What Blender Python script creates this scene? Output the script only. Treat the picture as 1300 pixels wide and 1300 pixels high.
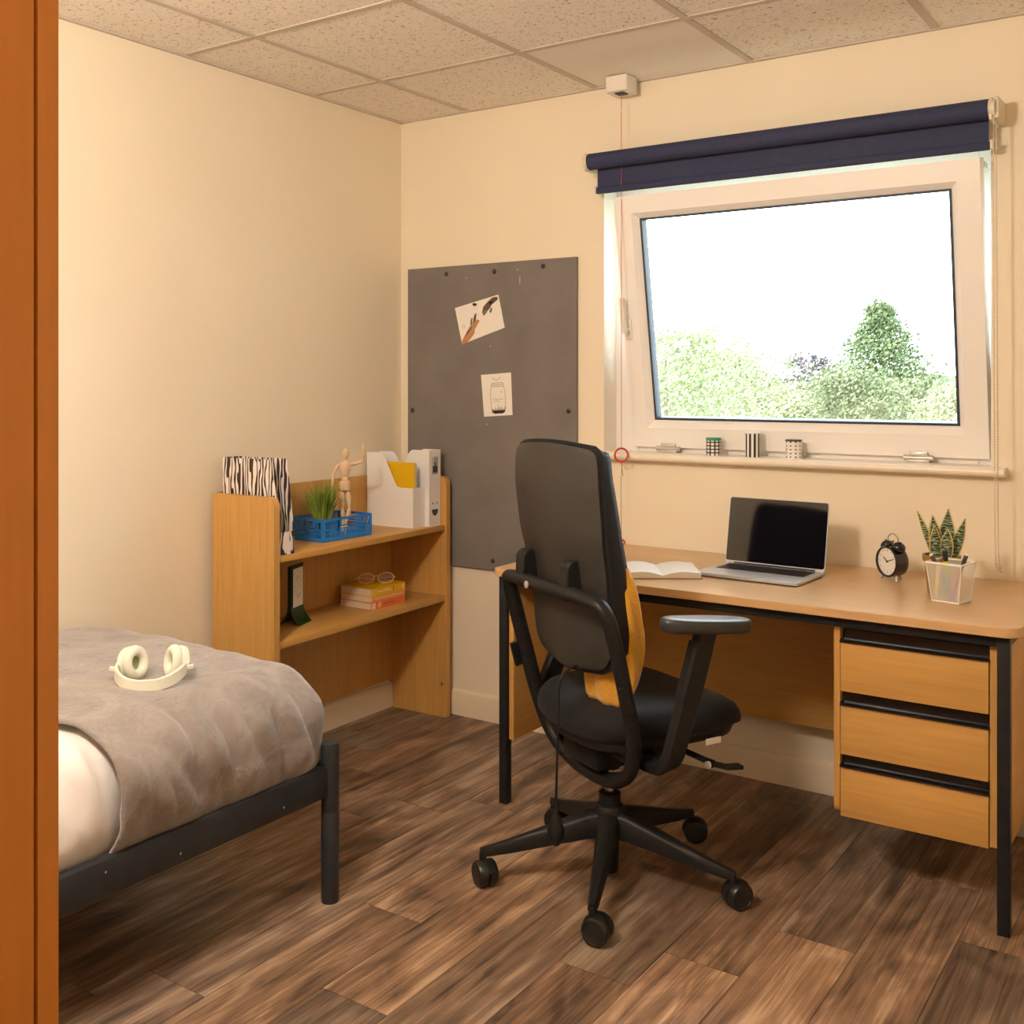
import bpy, bmesh, math, random
from mathutils import Vector, Matrix, noise, Euler

for _o in list(bpy.data.objects): bpy.data.objects.remove(_o)
S = bpy.context.scene
C = S.collection
R = math.radians
rnd = random.Random(7)

# ------------------------------------------------------------------ camera
YAW, CAMX, CAMY, CAMH, CEIL = 34.105, 2.9265, -3.489, 1.34, 2.433
cam = bpy.data.objects.new('camera', bpy.data.cameras.new('camera'))
C.objects.link(cam)
cam.location = (CAMX, CAMY, CAMH)
cam.rotation_euler = (R(90), 0, R(YAW))
cam.data.sensor_width = 36
cam.data.lens = 36 * 1365.5 / 1300
cam.data.shift_y = -(650 - 486.5) / 1300
cam.data.clip_start = .02
cam.data.clip_end = 2000
S.camera = cam

# ------------------------------------------------------------------ world: flat bright overcast sky
w = bpy.data.worlds.new('overcast_sky'); S.world = w; w.use_nodes = True
bg = w.node_tree.nodes['Background']
bg.inputs[0].default_value = (.82, .92, 1.0, 1)
bg.inputs[1].default_value = 10.5
LAMP_STRENGTH = 170
LAMP_COLOR = (1.0, .93, .80)
LAMP_POS = (1.47, -2.86, 2.18)

S.view_settings.view_transform = 'Standard'
S.view_settings.look = 'None'
S.view_settings.gamma = 1
S.view_settings.exposure = 0
S.view_settings.use_curve_mapping = False
S.cycles.use_denoising = True
S.cycles.max_bounces = 10
S.cycles.diffuse_bounces = 7
S.cycles.transparent_max_bounces = 16
S.cycles.sample_clamp_indirect = 8

# ------------------------------------------------------------------ materials
MATS = {}
def lin(r, g, b):
    f = lambda c: (c / 255 / 12.92) if c <= 10.31 else ((c / 255 + .055) / 1.055) ** 2.4
    return (f(r), f(g), f(b), 1)

def mat(name, col, rough=.6, metal=0., spec=.5, emit=None, emit_s=0, coat=0, sheen=0):
    if name in MATS: return MATS[name]
    m = bpy.data.materials.new(name); m.use_nodes = True
    b = m.node_tree.nodes['Principled BSDF']
    b.inputs['Base Color'].default_value = col if len(col) == 4 else (*col, 1)
    b.inputs['Roughness'].default_value = rough
    b.inputs['Metallic'].default_value = metal
    b.inputs['Specular IOR Level'].default_value = spec
    b.inputs['Coat Weight'].default_value = coat
    b.inputs['Sheen Weight'].default_value = sheen
    if emit:
        b.inputs['Emission Color'].default_value = (*emit, 1)
        b.inputs['Emission Strength'].default_value = emit_s
    MATS[name] = m
    return m

def nodes(m):
    nt = m.node_tree
    return nt, nt.nodes['Principled BSDF'], (lambda t: nt.nodes.new(t)), (lambda a, b: nt.links.new(a, b))

def ramp(N, cols):
    r = N('ShaderNodeValToRGB')
    e = r.color_ramp.elements
    while len(e) < len(cols): e.new(.5)
    for i, (p, c) in enumerate(cols):
        e[i].position = p; e[i].color = c if len(c) == 4 else (*c, 1)
    return r

def mottled(name, c1, c2, scale=8., rough=.7, stretch=(1, 1, 1), bump=0., bscale=None, detail=4, lo=.3, hi=.7, spec=.5, sheen=0, coat=0):
    """two tones mixed by stretched noise, optional fine relief"""
    if name in MATS: return MATS[name]
    m = mat(name, c1, rough, spec=spec, sheen=sheen, coat=coat)
    nt, b, N, Lk = nodes(m)
    tc = N('ShaderNodeTexCoord'); mp = N('ShaderNodeMapping'); mp.inputs['Scale'].default_value = stretch
    nz = N('ShaderNodeTexNoise'); nz.inputs['Scale'].default_value = scale; nz.inputs['Detail'].default_value = detail
    Lk(tc.outputs['Object'], mp.inputs[0]); Lk(mp.outputs[0], nz.inputs['Vector'])
    r = ramp(N, [(lo, c1), (hi, c2)]); Lk(nz.outputs['Fac'], r.inputs[0]); Lk(r.outputs[0], b.inputs['Base Color'])
    if bump:
        n2 = N('ShaderNodeTexNoise'); n2.inputs['Scale'].default_value = bscale or scale; n2.inputs['Detail'].default_value = 5
        Lk(mp.outputs[0], n2.inputs['Vector'])
        bp = N('ShaderNodeBump'); bp.inputs['Strength'].default_value = bump; bp.inputs['Distance'].default_value = .01
        Lk(n2.outputs['Fac'], bp.inputs['Height']); Lk(bp.outputs[0], b.inputs['Normal'])
    return m

def wood(name, base, axis=2, rough=.42, amt=.17, coat=0.0):
    """beech style laminate, fine grain along axis"""
    if name in MATS: return MATS[name]
    m = mat(name, base, rough, coat=coat)
    nt, b, N, Lk = nodes(m)
    tc = N('ShaderNodeTexCoord'); mp = N('ShaderNodeMapping')
    sc = [60, 60, 60]; sc[axis] = 3.0
    mp.inputs['Scale'].default_value = sc
    nz = N('ShaderNodeTexNoise'); nz.inputs['Scale'].default_value = 1.6; nz.inputs['Detail'].default_value = 6; nz.inputs['Distortion'].default_value = .3
    mp2 = N('ShaderNodeMapping'); s2 = [9, 9, 9]; s2[axis] = .8; mp2.inputs['Scale'].default_value = s2
    n2 = N('ShaderNodeTexNoise'); n2.inputs['Scale'].default_value = 1; n2.inputs['Detail'].default_value = 3
    Lk(tc.outputs['Object'], mp.inputs[0]); Lk(mp.outputs[0], nz.inputs['Vector'])
    Lk(tc.outputs['Object'], mp2.inputs[0]); Lk(mp2.outputs[0], n2.inputs['Vector'])
    ad = N('ShaderNodeMath'); ad.operation = 'MULTIPLY_ADD'; ad.inputs[1].default_value = .55
    mu = N('ShaderNodeMath'); mu.operation = 'MULTIPLY'; mu.inputs[1].default_value = .45
    Lk(n2.outputs['Fac'], mu.inputs[0]); Lk(nz.outputs['Fac'], ad.inputs[0]); Lk(mu.outputs[0], ad.inputs[2])
    d = tuple(c * (1 - amt) for c in base[:3]); l = tuple(min(1, c * (1 + amt * .8)) for c in base[:3])
    r = ramp(N, [(.3, d), (.7, l)]); Lk(ad.outputs[0], r.inputs[0]); Lk(r.outputs[0], b.inputs['Base Color'])
    return m

BEECH = (.56, .31, .085)
M_wall = mottled('cream_wall_paint', (.80, .725, .575), (.825, .75, .60), 2.5, .62, bump=.05, bscale=160)
M_reveal = mat('reveal_daylit_cream', (.82, .78, .70), .4)  # paler than the wall paint: daylight on the reveal put into colour
M_skirt = mat('cream_gloss_skirting', (.80, .69, .52), .35)
M_upvc = mat('white_upvc', (.88, .87, .86), .35)
M_gasket = mat('dark_blue_gasket', (.03, .045, .07), .5)
M_black = mottled('black_powder_coat', (.012, .012, .013), (.02, .02, .022), 30, .38, spec=.22)
M_bed = mottled('charcoal_steel', (.026, .028, .032), (.036, .038, .043), 20, .42, spec=.22)
M_beech_z = wood('beech_upright', BEECH, 2)
M_beech_y = wood('beech_lengthways', BEECH, 1)
M_beech_x = wood('beech_crossways', BEECH, 0)
M_desktop = wood('beech_desktop_sheen', (.58, .37, .18), 0, rough=.28, amt=.13)  # paler than the other beech, the top's sheen put into its colour
M_plastic = mottled('black_plastic', (.010, .010, .010), (.016, .015, .015), 60, .42, spec=.22, bump=.04, bscale=400)
M_shell = mottled('dark_back_shell', (.030, .026, .023), (.036, .032, .028), 40, .40, bump=.06, bscale=500)
M_fabric = mottled('black_seat_fabric', (.006, .006, .008), (.011, .011, .013), 300, .75, sheen=.05, spec=.22, bump=.2, bscale=500)
M_chrome = mat('brushed_chrome', (.55, .52, .48), .25, 1)
M_white = mat('white_card', (.80, .79, .78), .55)
M_paper = mat('paper_white', (.82, .80, .75), .7)
M_ink = mat('dark_ink', (.03, .028, .026), .7)
M_inkgrey = mat('grey_ink', (.30, .28, .26), .7)
M_red = mat('red_plastic', (.52, .03, .03), .4)
M_redcord = mat('red_cord', (.55, .10, .08), .7)

def M_floor():
    m = mat('oak_vinyl_plank', (.2, .12, .07), .42)
    nt, b, N, Lk = nodes(m)
    tc = N('ShaderNodeTexCoord'); oi = N('ShaderNodeObjectInfo')
    mu = N('ShaderNodeVectorMath'); mu.operation = 'SCALE'; mu.inputs['Scale'].default_value = 37.
    cb = N('ShaderNodeCombineXYZ')
    for k in range(3): Lk(oi.outputs['Random'], cb.inputs[k])
    Lk(cb.outputs[0], mu.inputs[0])
    av = N('ShaderNodeVectorMath'); av.operation = 'ADD'; Lk(tc.outputs['Object'], av.inputs[0]); Lk(mu.outputs[0], av.inputs[1])
    def nz(scale, det, dist, st):
        mp = N('ShaderNodeMapping'); mp.inputs['Scale'].default_value = st; Lk(av.outputs[0], mp.inputs[0])
        n = N('ShaderNodeTexNoise'); n.inputs['Scale'].default_value = scale; n.inputs['Detail'].default_value = det; n.inputs['Distortion'].default_value = dist
        Lk(mp.outputs[0], n.inputs['Vector']); return n
    big = nz(1.0, 6, 1.3, (8, 3.0, 1)); fine = nz(1.0, 8, .5, (32, 1.7, 1)); hair = nz(1, 5, .1, (190, 3.2, 1))
    def madd(a, k, c=None):
        n = N('ShaderNodeMath'); n.operation = 'MULTIPLY_ADD'; n.inputs[1].default_value = k
        Lk(a, n.inputs[0])
        if c is None: n.inputs[2].default_value = 0
        else: Lk(c, n.inputs[2])
        return n.outputs[0]
    # growth lines: contours of a slow noise give straight grain with cathedral arches
    slow = nz(1.0, 2, .3, (7.5, 1.1, 1))
    k1 = N('ShaderNodeMath'); k1.operation = 'MULTIPLY'; k1.inputs[1].default_value = 95.; Lk(slow.outputs['Fac'], k1.inputs[0])
    k2 = N('ShaderNodeMath'); k2.operation = 'SINE'; Lk(k1.outputs[0], k2.inputs[0])
    v = madd(k2.outputs[0], .016, madd(hair.outputs['Fac'], .26, madd(fine.outputs['Fac'], .34, madd(big.outputs['Fac'], .40))))
    r = ramp(N, [(.38, (.072, .046, .033)), (.455, (.165, .104, .068)), (.525, (.265, .170, .109)), (.61, (.44, .315, .22))])
    Lk(v, r.inputs[0])
    mx = N('ShaderNodeMix'); mx.data_type = 'RGBA'; mx.blend_type = 'MULTIPLY'; mx.inputs['Factor'].default_value = 1
    Lk(r.outputs[0], mx.inputs['A']); Lk(oi.outputs['Color'], mx.inputs['B']); Lk(mx.outputs['Result'], b.inputs['Base Color'])
    bp = N('ShaderNodeBump'); bp.inputs['Strength'].default_value = .12; bp.inputs['Distance'].default_value = .004
    Lk(v, bp.inputs['Height']); Lk(bp.outputs[0], b.inputs['Normal'])
    rr = N('ShaderNodeMapRange'); rr.inputs['To Min'].default_value = .36; rr.inputs['To Max'].default_value = .55
    Lk(v, rr.inputs['Value']); Lk(rr.outputs[0], b.inputs['Roughness'])
    return m
M_plank = M_floor()

def M_tile(name, flecks):
    m = mat(name, (.62, .55, .47), .9, spec=.2)
    nt, b, N, Lk = nodes(m)
    tc = N('ShaderNodeTexCoord'); oi = N('ShaderNodeObjectInfo')
    av = N('ShaderNodeVectorMath'); av.operation = 'ADD'; cb = N('ShaderNodeCombineXYZ')
    mlt = N('ShaderNodeMath'); mlt.operation = 'MULTIPLY'; mlt.inputs[1].default_value = 50; Lk(oi.outputs['Random'], mlt.inputs[0])
    Lk(mlt.outputs[0], cb.inputs[0]); Lk(mlt.outputs[0], cb.inputs[1])
    Lk(tc.outputs['Object'], av.inputs[0]); Lk(cb.outputs[0], av.inputs[1])
    n1 = N('ShaderNodeTexNoise'); n1.inputs['Scale'].default_value = 95; n1.inputs['Detail'].default_value = 1.5; n1.inputs['Distortion'].default_value = 1.2
    Lk(av.outputs[0], n1.inputs['Vector'])
    n2 = N('ShaderNodeTexNoise'); n2.inputs['Scale'].default_value = 300; n2.inputs['Detail'].default_value = 2; Lk(av.outputs[0], n2.inputs['Vector'])
    base = (.86, .81, .745)
    r = ramp(N, [(0, (.42, .36, .30) if flecks else (.78, .73, .66)), (.335 if flecks else .3, (.46, .40, .34) if flecks else (.80, .75, .68)), (.395, base), (1, base)])
    Lk(n1.outputs['Fac'], r.inputs[0]); Lk(r.outputs[0], b.inputs['Base Color'])
    bp = N('ShaderNodeBump'); bp.inputs['Strength'].default_value = .25; bp.inputs['Distance'].default_value = .003
    Lk(n2.outputs['Fac'], bp.inputs['Height']); Lk(bp.outputs[0], b.inputs['Normal'])
    return m
M_tileA = M_tile('fissured_ceiling_tile', True)
M_tileB = M_tile('plain_ceiling_tile', False)
M_grid = mat('ceiling_grid_white', (.56, .49, .42), .55)

def M_glass():
    m = bpy.data.materials.new('window_glass'); m.use_nodes = True
    nt = m.node_tree; nt.nodes.clear()
    o = nt.nodes.new('ShaderNodeOutputMaterial'); mx = nt.nodes.new('ShaderNodeMixShader')
    tr = nt.nodes.new('ShaderNodeBsdfTransparent'); tr.inputs[0].default_value = (.96, .98, .98, 1)
    gl = nt.nodes.new('ShaderNodeBsdfGlossy'); gl.inputs['Roughness'].default_value = .02
    fr = nt.nodes.new('ShaderNodeFresnel'); fr.inputs[0].default_value = 1.45
    nt.links.new(fr.outputs[0], mx.inputs[0]); nt.links.new(tr.outputs[0], mx.inputs[1]); nt.links.new(gl.outputs[0], mx.inputs[2])
    nt.links.new(mx.outputs[0], o.inputs[0])
    return m
M_pane = M_glass()

def M_meshwire():
    m = bpy.data.materials.new('white_wire_mesh'); m.use_nodes = True
    nt = m.node_tree; b = nt.nodes['Principled BSDF']
    b.inputs['Base Color'].default_value = (.82, .80, .76, 1); b.inputs['Roughness'].default_value = .5
    o = nt.nodes['Material Output']; mx = nt.nodes.new('ShaderNodeMixShader'); tr = nt.nodes.new('ShaderNodeBsdfTransparent')
    mx.inputs[0].default_value = .40
    nt.links.new(tr.outputs[0], mx.inputs[1]); nt.links.new(b.outputs[0], mx.inputs[2]); nt.links.new(mx.outputs[0], o.inputs[0])
    return m

# ------------------------------------------------------------------ mesh builder
class MB:
    def __init__(s): s.bm = bmesh.new(); s.mi = 0
    def _f(s, vs):
        try:
            f = s.bm.faces.new(vs); f.material_index = s.mi; return f
        except ValueError: return None
    def box(s, a, b, bev=0, seg=2, M=None):
        a = Vector(a); b = Vector(b)
        c = (a + b) / 2; d = b - a
        mt = Matrix.Translation(c) @ Matrix.Diagonal((abs(d.x), abs(d.y), abs(d.z), 1))
        if M is not None: mt = M @ mt
        r = bmesh.ops.create_cube(s.bm, size=1, matrix=mt)
        vs = r['verts']
        es = list({e for v in vs for e in v.link_edges}); fs = {f for v in vs for f in v.link_faces}
        for f in fs: f.material_index = s.mi
        if bev:
            g = bmesh.ops.bevel(s.bm, geom=es, offset=bev, segments=seg, profile=.5, affect='EDGES')
            for f in g['faces']: f.material_index = s.mi
        return s
    def rings(s, rs, cap0=True, cap1=True, closed=False, M=None):
        """skin a list of equal length vertex rings"""
        V = []
        for r in rs:
            V.append([s.bm.verts.new((M @ Vector(p)) if M is not None else p) for p in r])
        n = len(V[0]); k = len(V)
        for i in range(k if closed else k - 1):
            A, B = V[i], V[(i + 1) % k]
            for j in range(n): s._f((A[j], A[(j + 1) % n], B[(j + 1) % n], B[j]))
        if not closed:
            if cap0: s._f(V[0][::-1])
            if cap1: s._f(V[-1])
        return s
    def tube(s, path, rad, n=10, closed=False, flat=None, up=None, M=None):
        P = [Vector(p) for p in path]; k = len(P)
        rr = rad if isinstance(rad, (list, tuple)) else [rad] * k
        T = []
        for i in range(k):
            a = P[(i - 1) % k] if (closed or i) else P[i]
            b = P[(i + 1) % k] if (closed or i < k - 1) else P[i]
            t = (b - a); T.append(t.normalized() if t.length > 1e-9 else Vector((0, 0, 1)))
        u = Vector(up) if up else (Vector((0, 0, 1)) if abs(T[0].z) < .9 else Vector((1, 0, 0)))
        rs = []
        for i in range(k):
            t = T[i]; u = (u - t * u.dot(t))
            u = u.normalized() if u.length > 1e-6 else t.orthogonal().normalized()
            v = t.cross(u)
            fx, fy = flat if flat else (1, 1)
            rs.append([P[i] + (u * math.cos(2 * math.pi * j / n) * fx + v * math.sin(2 * math.pi * j / n) * fy) * rr[i] for j in range(n)])
        return s.rings(rs, closed=closed, M=M)
    def bar(s, path, wu, wv, up, M=None, taper=None):
        """rectangular section swept along path"""
        P = [Vector(p) for p in path]; k = len(P); rs = []
        u = Vector(up)
        for i in range(k):
            t = (P[min(i + 1, k - 1)] - P[max(i - 1, 0)]).normalized()
            uu = (u - t * u.dot(t)).normalized(); v = t.cross(uu); q = taper[i] if taper else 1
            a, b = wu / 2 * q, wv / 2 * q; c = min(a, b) * .35
            rs.append([P[i] + uu * x + v * y for x, y in ((a, b - c), (a - c, b), (-a + c, b), (-a, b - c), (-a, -b + c), (-a + c, -b), (a - c, -b), (a, -b + c))])
        return s.rings(rs, M=M)
    def lathe(s, prof, n=20, M=None):
        rs = []
        for r, z in prof:
            r = max(r, 1e-5)
            rs.append([(r * math.cos(2 * math.pi * j / n), r * math.sin(2 * math.pi * j / n), z) for j in range(n)])
        return s.rings(rs, M=M)
    def prism(s, poly, h0, h1, ax=2, M=None):
        def pt(p, h): 
            l = [p[0], p[1]]; l.insert(ax, h); return Vector(l)
        return s.rings([[pt(p, h0) for p in poly], [pt(p, h1) for p in poly]], M=M)
    def grid(s, fn, nu, nv, thick=0, M=None):
        """surface fn(u,v)->Vector; thick extrudes along its normal and closes it"""
        def norm(u, v):
            e = 1e-3
            a = fn(min(u + e, 1), v) - fn(max(u - e, 0), v); b = fn(u, min(v + e, 1)) - fn(u, max(v - e, 0))
            c = a.cross(b); return c.normalized() if c.length > 1e-12 else Vector((0, 0, 1))
        def add(p): return s.bm.verts.new((M @ p) if M is not None else p)
        A = [[add(fn(i / nu, j / nv)) for j in range(nv + 1)] for i in range(nu + 1)]
        for i in range(nu):
            for j in range(nv): s._f((A[i][j], A[i + 1][j], A[i + 1][j + 1], A[i][j + 1]))
        if thick:
            th = thick if callable(thick) else (lambda u, v: thick)
            B = [[add(fn(i / nu, j / nv) - norm(min(max(i / nu, .01), .99), min(max(j / nv, .01), .99)) * th(i / nu, j / nv)) for j in range(nv + 1)] for i in range(nu + 1)]
            for i in range(nu):
                for j in range(nv): s._f((B[i][j + 1], B[i + 1][j + 1], B[i + 1][j], B[i][j]))
            for i in range(nu):
                s._f((A[i + 1][0], A[i][0], B[i][0], B[i + 1][0])); s._f((A[i][nv], A[i + 1][nv], B[i + 1][nv], B[i][nv]))
            for j in range(nv):
                s._f((A[0][j], A[0][j + 1], B[0][j + 1], B[0][j])); s._f((A[nu][j + 1], A[nu][j], B[nu][j], B[nu][j + 1]))
        return s
    def ball(s, c, r, n=12, sc=(1, 1, 1), M=None):
        mt = Matrix.Translation(c) @ Matrix.Diagonal((r * sc[0], r * sc[1], r * sc[2], 1))
        if M is not None: mt = M @ mt
        q = bmesh.ops.create_uvsphere(s.bm, u_segments=n, v_segments=max(6, n * 2 // 3), radius=1, matrix=mt)
        for v in q['verts']:
            for f in v.link_faces: f.material_index = s.mi
        return s
    def build(s, name, m, parent=None, ang=38, sub=0, fix=True, label=None):
        if fix: bmesh.ops.recalc_face_normals(s.bm, faces=s.bm.faces[:])
        me = bpy.data.meshes.new(name); s.bm.to_mesh(me); s.bm.free()
        for x in (m if isinstance(m, (list, tuple)) else [m]): me.materials.append(x)
        if ang:
            me.polygons.foreach_set('use_smooth', [True] * len(me.polygons)); me.set_sharp_from_angle(angle=R(ang))
        o = bpy.data.objects.new(name, me); C.objects.link(o)
        if parent: o.parent = parent
        if label: o['label'] = label
        if sub:
            md = o.modifiers.new('subdivision', 'SUBSURF'); md.levels = md.render_levels = sub
        return o

def thing(name, label, cat, loc=(0, 0, 0), rz=0, group=None):
    o = bpy.data.objects.new(name, None); C.objects.link(o)
    o.location = loc; o.rotation_euler = (0, 0, rz); o.empty_display_size = .05
    return tag(o, label, cat, group)
def tag(o, label, cat, group=None):
    o['label'] = label; o['category'] = cat
    if group: o['group'] = group
    return o
def struct(o, label=None):
    o['kind'] = 'structure'
    if label: o['label'] = label
    return o
def boxo(name, a, b, m, parent=None, bev=0, **k): return MB().box(a, b, bev).build(name, m, parent, **k)
def smooth_path(pts, n=6, closed=False):
    P = [Vector(p) for p in pts]; k = len(P); out = []
    for i in range(k if closed else k - 1):
        g = lambda j: P[j % k] if closed else P[max(0, min(k - 1, j))]
        a, b, c, d = g(i - 1), g(i), g(i + 1), g(i + 2)
        for j in range(n):
            t = j / n
            out.append(.5 * ((2 * b) + (c - a) * t + (2 * a - 5 * b + 4 * c - d) * t * t + (3 * b - a - 3 * c + d) * t ** 3))
    if not closed: out.append(P[-1])
    return out
def superellipse(a, b, e=4, n=40):
    r = []
    for i in range(n):
        t = 2 * math.pi * i / n; c, s_ = math.cos(t), math.sin(t)
        r.append((a * math.copysign(abs(c) ** (2 / e), c), b * math.copysign(abs(s_) ** (2 / e), s_)))
    return r
def roundrect(x0, y0, x1, y1, rad, n=5):
    """rad: one value or four (x0y0, x1y0, x1y1, x0y1)"""
    rr = rad if isinstance(rad, (list, tuple)) else [rad] * 4
    out = []
    for (cx, cy, a0), r_ in zip(((x0, y0, 180), (x1, y0, 270), (x1, y1, 0), (x0, y1, 90)), rr):
        sx = 1 if cx == x0 else -1; sy = 1 if cy == y0 else -1
        if r_ <= 0: out.append((cx, cy)); continue
        for k in range(n + 1):
            a = R(a0 + 90 * k / n); out.append((cx + sx * r_ + r_ * math.cos(a), cy + sy * r_ + r_ * math.sin(a)))
    return out

# ================================================================== THE ROOM
XR, YF = 3.45, -3.70      # right wall, wall behind the camera
floor = struct(MB().box((-.15, YF - .1, -.08), (XR + .1, .2, -.0185)).build('floor', mat('subfloor_screed', (.24, .20, .16), .85)), 'brown oak effect vinyl plank floor')
PW, PL = .187, 1.22
plank_tones = {}
col = 0
x = 1.99 - PW * 11
while x < XR:
    off = rnd.uniform(0, PL)
    # joints read off the photograph for the columns in the foreground
    joint = {10: -1.19, 11: -.943, 13: -.745, 7: -1.75}.get(col)
    y0 = (joint if joint is not None else -off) + PL * 2
    y = y0
    idx = 0
    while y > YF:
        a, b = max(YF, y - PL), min(0.02, y)
        if b - a > .01 and x + PW > -.02:
            xa, xb = max(x, -.02) + .0008, min(x + PW, XR + .02) - .0008
            o = MB().box((xa, a + .0008, -.02), (xb, b - .0008, 0)).build('plank', M_plank, floor, ang=0)
            t = rnd.uniform(.66, 1.25); wr = rnd.uniform(-.05, .07)
            if joint is not None and abs(y - joint) < 1e-3:
                t = {10: 1.22, 11: 1.18, 13: .72, 7: .70}[col]; wr = .05 if t > 1 else -.06
            if joint is not None and abs(y - PL - joint) < 1e-3:
                t = {10: .82, 11: .80, 13: 1.0, 7: 1.1}[col]
            o.color = (t * (1 + wr), t, t * (1 - wr * 1.2), 1)
        y -= PL; idx += 1
    x += PW; col += 1

# back wall with the window opening
WX0, WX1, WZ0, WZ1 = .972, 2.308, 1.07, 2.065
b_ = MB()
b_.box((-.15, 0, 0), (WX0, .22, CEIL + .1)); b_.box((WX1, 0, 0), (XR + .1, .22, CEIL + .1))
b_.box((WX0, 0, 0), (WX1, .22, WZ0)); b_.box((WX0, 0, WZ1), (WX1, .22, CEIL + .1))
struct(b_.build('wall_back', M_wall, ang=0), 'cream painted wall with the window')
struct(boxo('wall_left', (-.15, YF - .1, 0), (0, 0, CEIL + .1), M_wall, ang=0), 'plain cream painted wall beside the bed')
struct(boxo('wall_right', (XR, YF - .1, 0), (XR + .1, 0, CEIL + .1), M_wall, ang=0), 'cream painted wall beyond the desk')
struct(boxo('wall_front', (0, YF - .1, 0), (XR, YF, CEIL + .1), M_wall, ang=0), 'cream painted wall behind the wardrobe')

def skirting(name, p, axis, length, sgn, label):
    # profile in (out, z)
    prof = [(0, 0), (.016, 0), (.016, .085), (.012, .096), (.006, .1), (0, .1)]
    mb = MB()
    if axis == 0: mb.rings([[(p, -o * sgn, z) for o, z in prof], [(length, -o * sgn, z) for o, z in prof]])
    else: mb.rings([[(p[0] + o * sgn, p[1], z) for o, z in prof], [(p[0] + o * sgn, length, z) for o, z in prof]])
    return struct(mb.build(name, M_skirt, ang=30), label)
skirting('baseboard_back', 0.0, 0, XR, 1, 'cream skirting board along the window wall')
skirting('baseboard_left', (0, YF), 1, 0, 1, 'cream skirting board behind bookcase and bed')
skirting('baseboard_right', (XR, YF), 1, 0, -1, 'cream skirting board along the side wall')

# ceiling: slab, lay-in tiles, exposed grid
ceil = struct(boxo('ceiling', (-.15, YF - .1, CEIL + .03), (XR + .1, .2, CEIL + .12), mat('ceiling_slab', (.5, .48, .45), .9), ang=0), 'suspended ceiling of square speckled tiles')
TX, TY, TS = .348, -.5256, .6
xs = [0.0] + [TX + TS * i for i in range(6) if TX + TS * i < XR] + [XR]
ys = [0.0] + [TY - TS * i for i in range(6) if TY - TS * i > YF] + [YF]
for i in range(len(xs) - 1):
    for j in range(len(ys) - 1):
        plain = (i == 2 and j == 0)
        MB().box((xs[i], ys[j + 1], CEIL + .004), (xs[i + 1], ys[j], CEIL + .018)).build('ceiling_tile', M_tileB if plain else M_tileA, ceil, ang=0)
for x in xs[1:-1]:
    boxo('grid_bar', (x - .012, YF, CEIL), (x + .012, 0, CEIL + .005), M_grid, ceil, ang=0)
for y in ys[1:-1]:
    for i in range(len(xs) - 1):
        a = xs[i] + (.012 if i else 0); b = xs[i + 1] - (.012 if i < len(xs) - 2 else 0)
        boxo('grid_bar', (a, y - .012, CEIL + .0004), (b, y + .012, CEIL + .005), M_grid, ceil, ang=0)
M_angle = M_grid
for a, b in (((0, YF, CEIL - .003), (.016, 0, CEIL + .004)), ((0, -.016, CEIL - .003), (XR, 0, CEIL + .004))):
    boxo('wall_angle', a, b, M_angle, ceil, ang=0)

# ------------------------------------------------------------------ window
win = thing('window_1', 'white plastic tilt window standing open at the top', 'window'); del win['category']; struct(win)
FY0, FY1 = .095, .165
b_ = MB()
for a, b in (((WX0, FY0, WZ0), (WX0 + .098, FY1, WZ1)), ((WX1 - .055, FY0, WZ0), (WX1, FY1, WZ1)),
             ((WX0 + .098, FY0, WZ1 - .055), (WX1 - .055, FY1, WZ1)), ((WX0 + .098, FY0, WZ0), (WX1 - .055, FY1, WZ0 + .045))):
    b_.box(a, b, .004)
b_.box((WX0 + .098, FY0 + .03, WZ1 - .075), (WX1 - .055, FY1, WZ1 - .055), .002)
b_.build('window_frame', M_upvc, win)
# thin skins on the reveal, daylight painted into their pale colour
b_ = MB()
b_.box((WX0 - .0005, .001, WZ0 + .018), (WX0 + .003, FY0, WZ1)); b_.box((WX1 - .003, .001, WZ0 + .018), (WX1 + .0005, FY0, WZ1)); b_.box((WX0, .001, WZ1 - .003), (WX1, FY0, WZ1 + .0005))
b_.build('reveal_daylit_skin', M_reveal, win, ang=0)
# sill board with a bullnose
SZ = 1.088
prof = [(FY0, SZ - .018), (FY0, SZ)]
for k in range(9):
    a = R(90 + 180 * k / 8); prof.append((-.036 + .0135 * math.cos(a), SZ - .0135 + .0135 * math.sin(a)))
prof.append((0, SZ - .027)); prof.append((0, SZ - .018))
sill = MB()
sill.rings([[(xx, py, pz) for py, pz in prof] for xx in (WX0 - .012, WX1 + .042)])
sill.build('sill', mat('cream_gloss_sill', (.83, .76, .65), .3), win, ang=50)
# sash, leaning into the room
SX0, SX1 = 1.058, 2.288
sash_h = .915
tilt = math.atan2(.150, .885)
Ms = Matrix.Translation((0, .085, 1.108)) @ Matrix.Rotation(tilt, 4, 'X')   # local z up along sash, local y outwards
b_ = MB()
fw_ = .078
T0, T1 = -.012, .05
GX0, GX1, GZ0, GZ1 = SX0 + .09, SX1 - .088, .100, sash_h - .085
def frame(mb, x0, x1, z0, z1, gx0, gx1, gz0, gz1, y0, y1, bev, M):
    # mitred frame: four trapezoid prisms
    for q in ([(x0, z0), (x1, z0), (gx1, gz0), (gx0, gz0)], [(x1, z0), (x1, z1), (gx1, gz1), (gx1, gz0)],
              [(x1, z1), (x0, z1), (gx0, gz1), (gx1, gz1)], [(x0, z1), (x0, z0), (gx0, gz0), (gx0, gz1)]):
        mb.rings([[(p[0], y0, p[1]) for p in q], [(p[0], y1, p[1]) for p in q]], M=M)
frame(b_, SX0, SX1, 0, sash_h, SX0 + .066, SX1 - .066, .072, sash_h - .063, T0, T1, 0, Ms)
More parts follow.
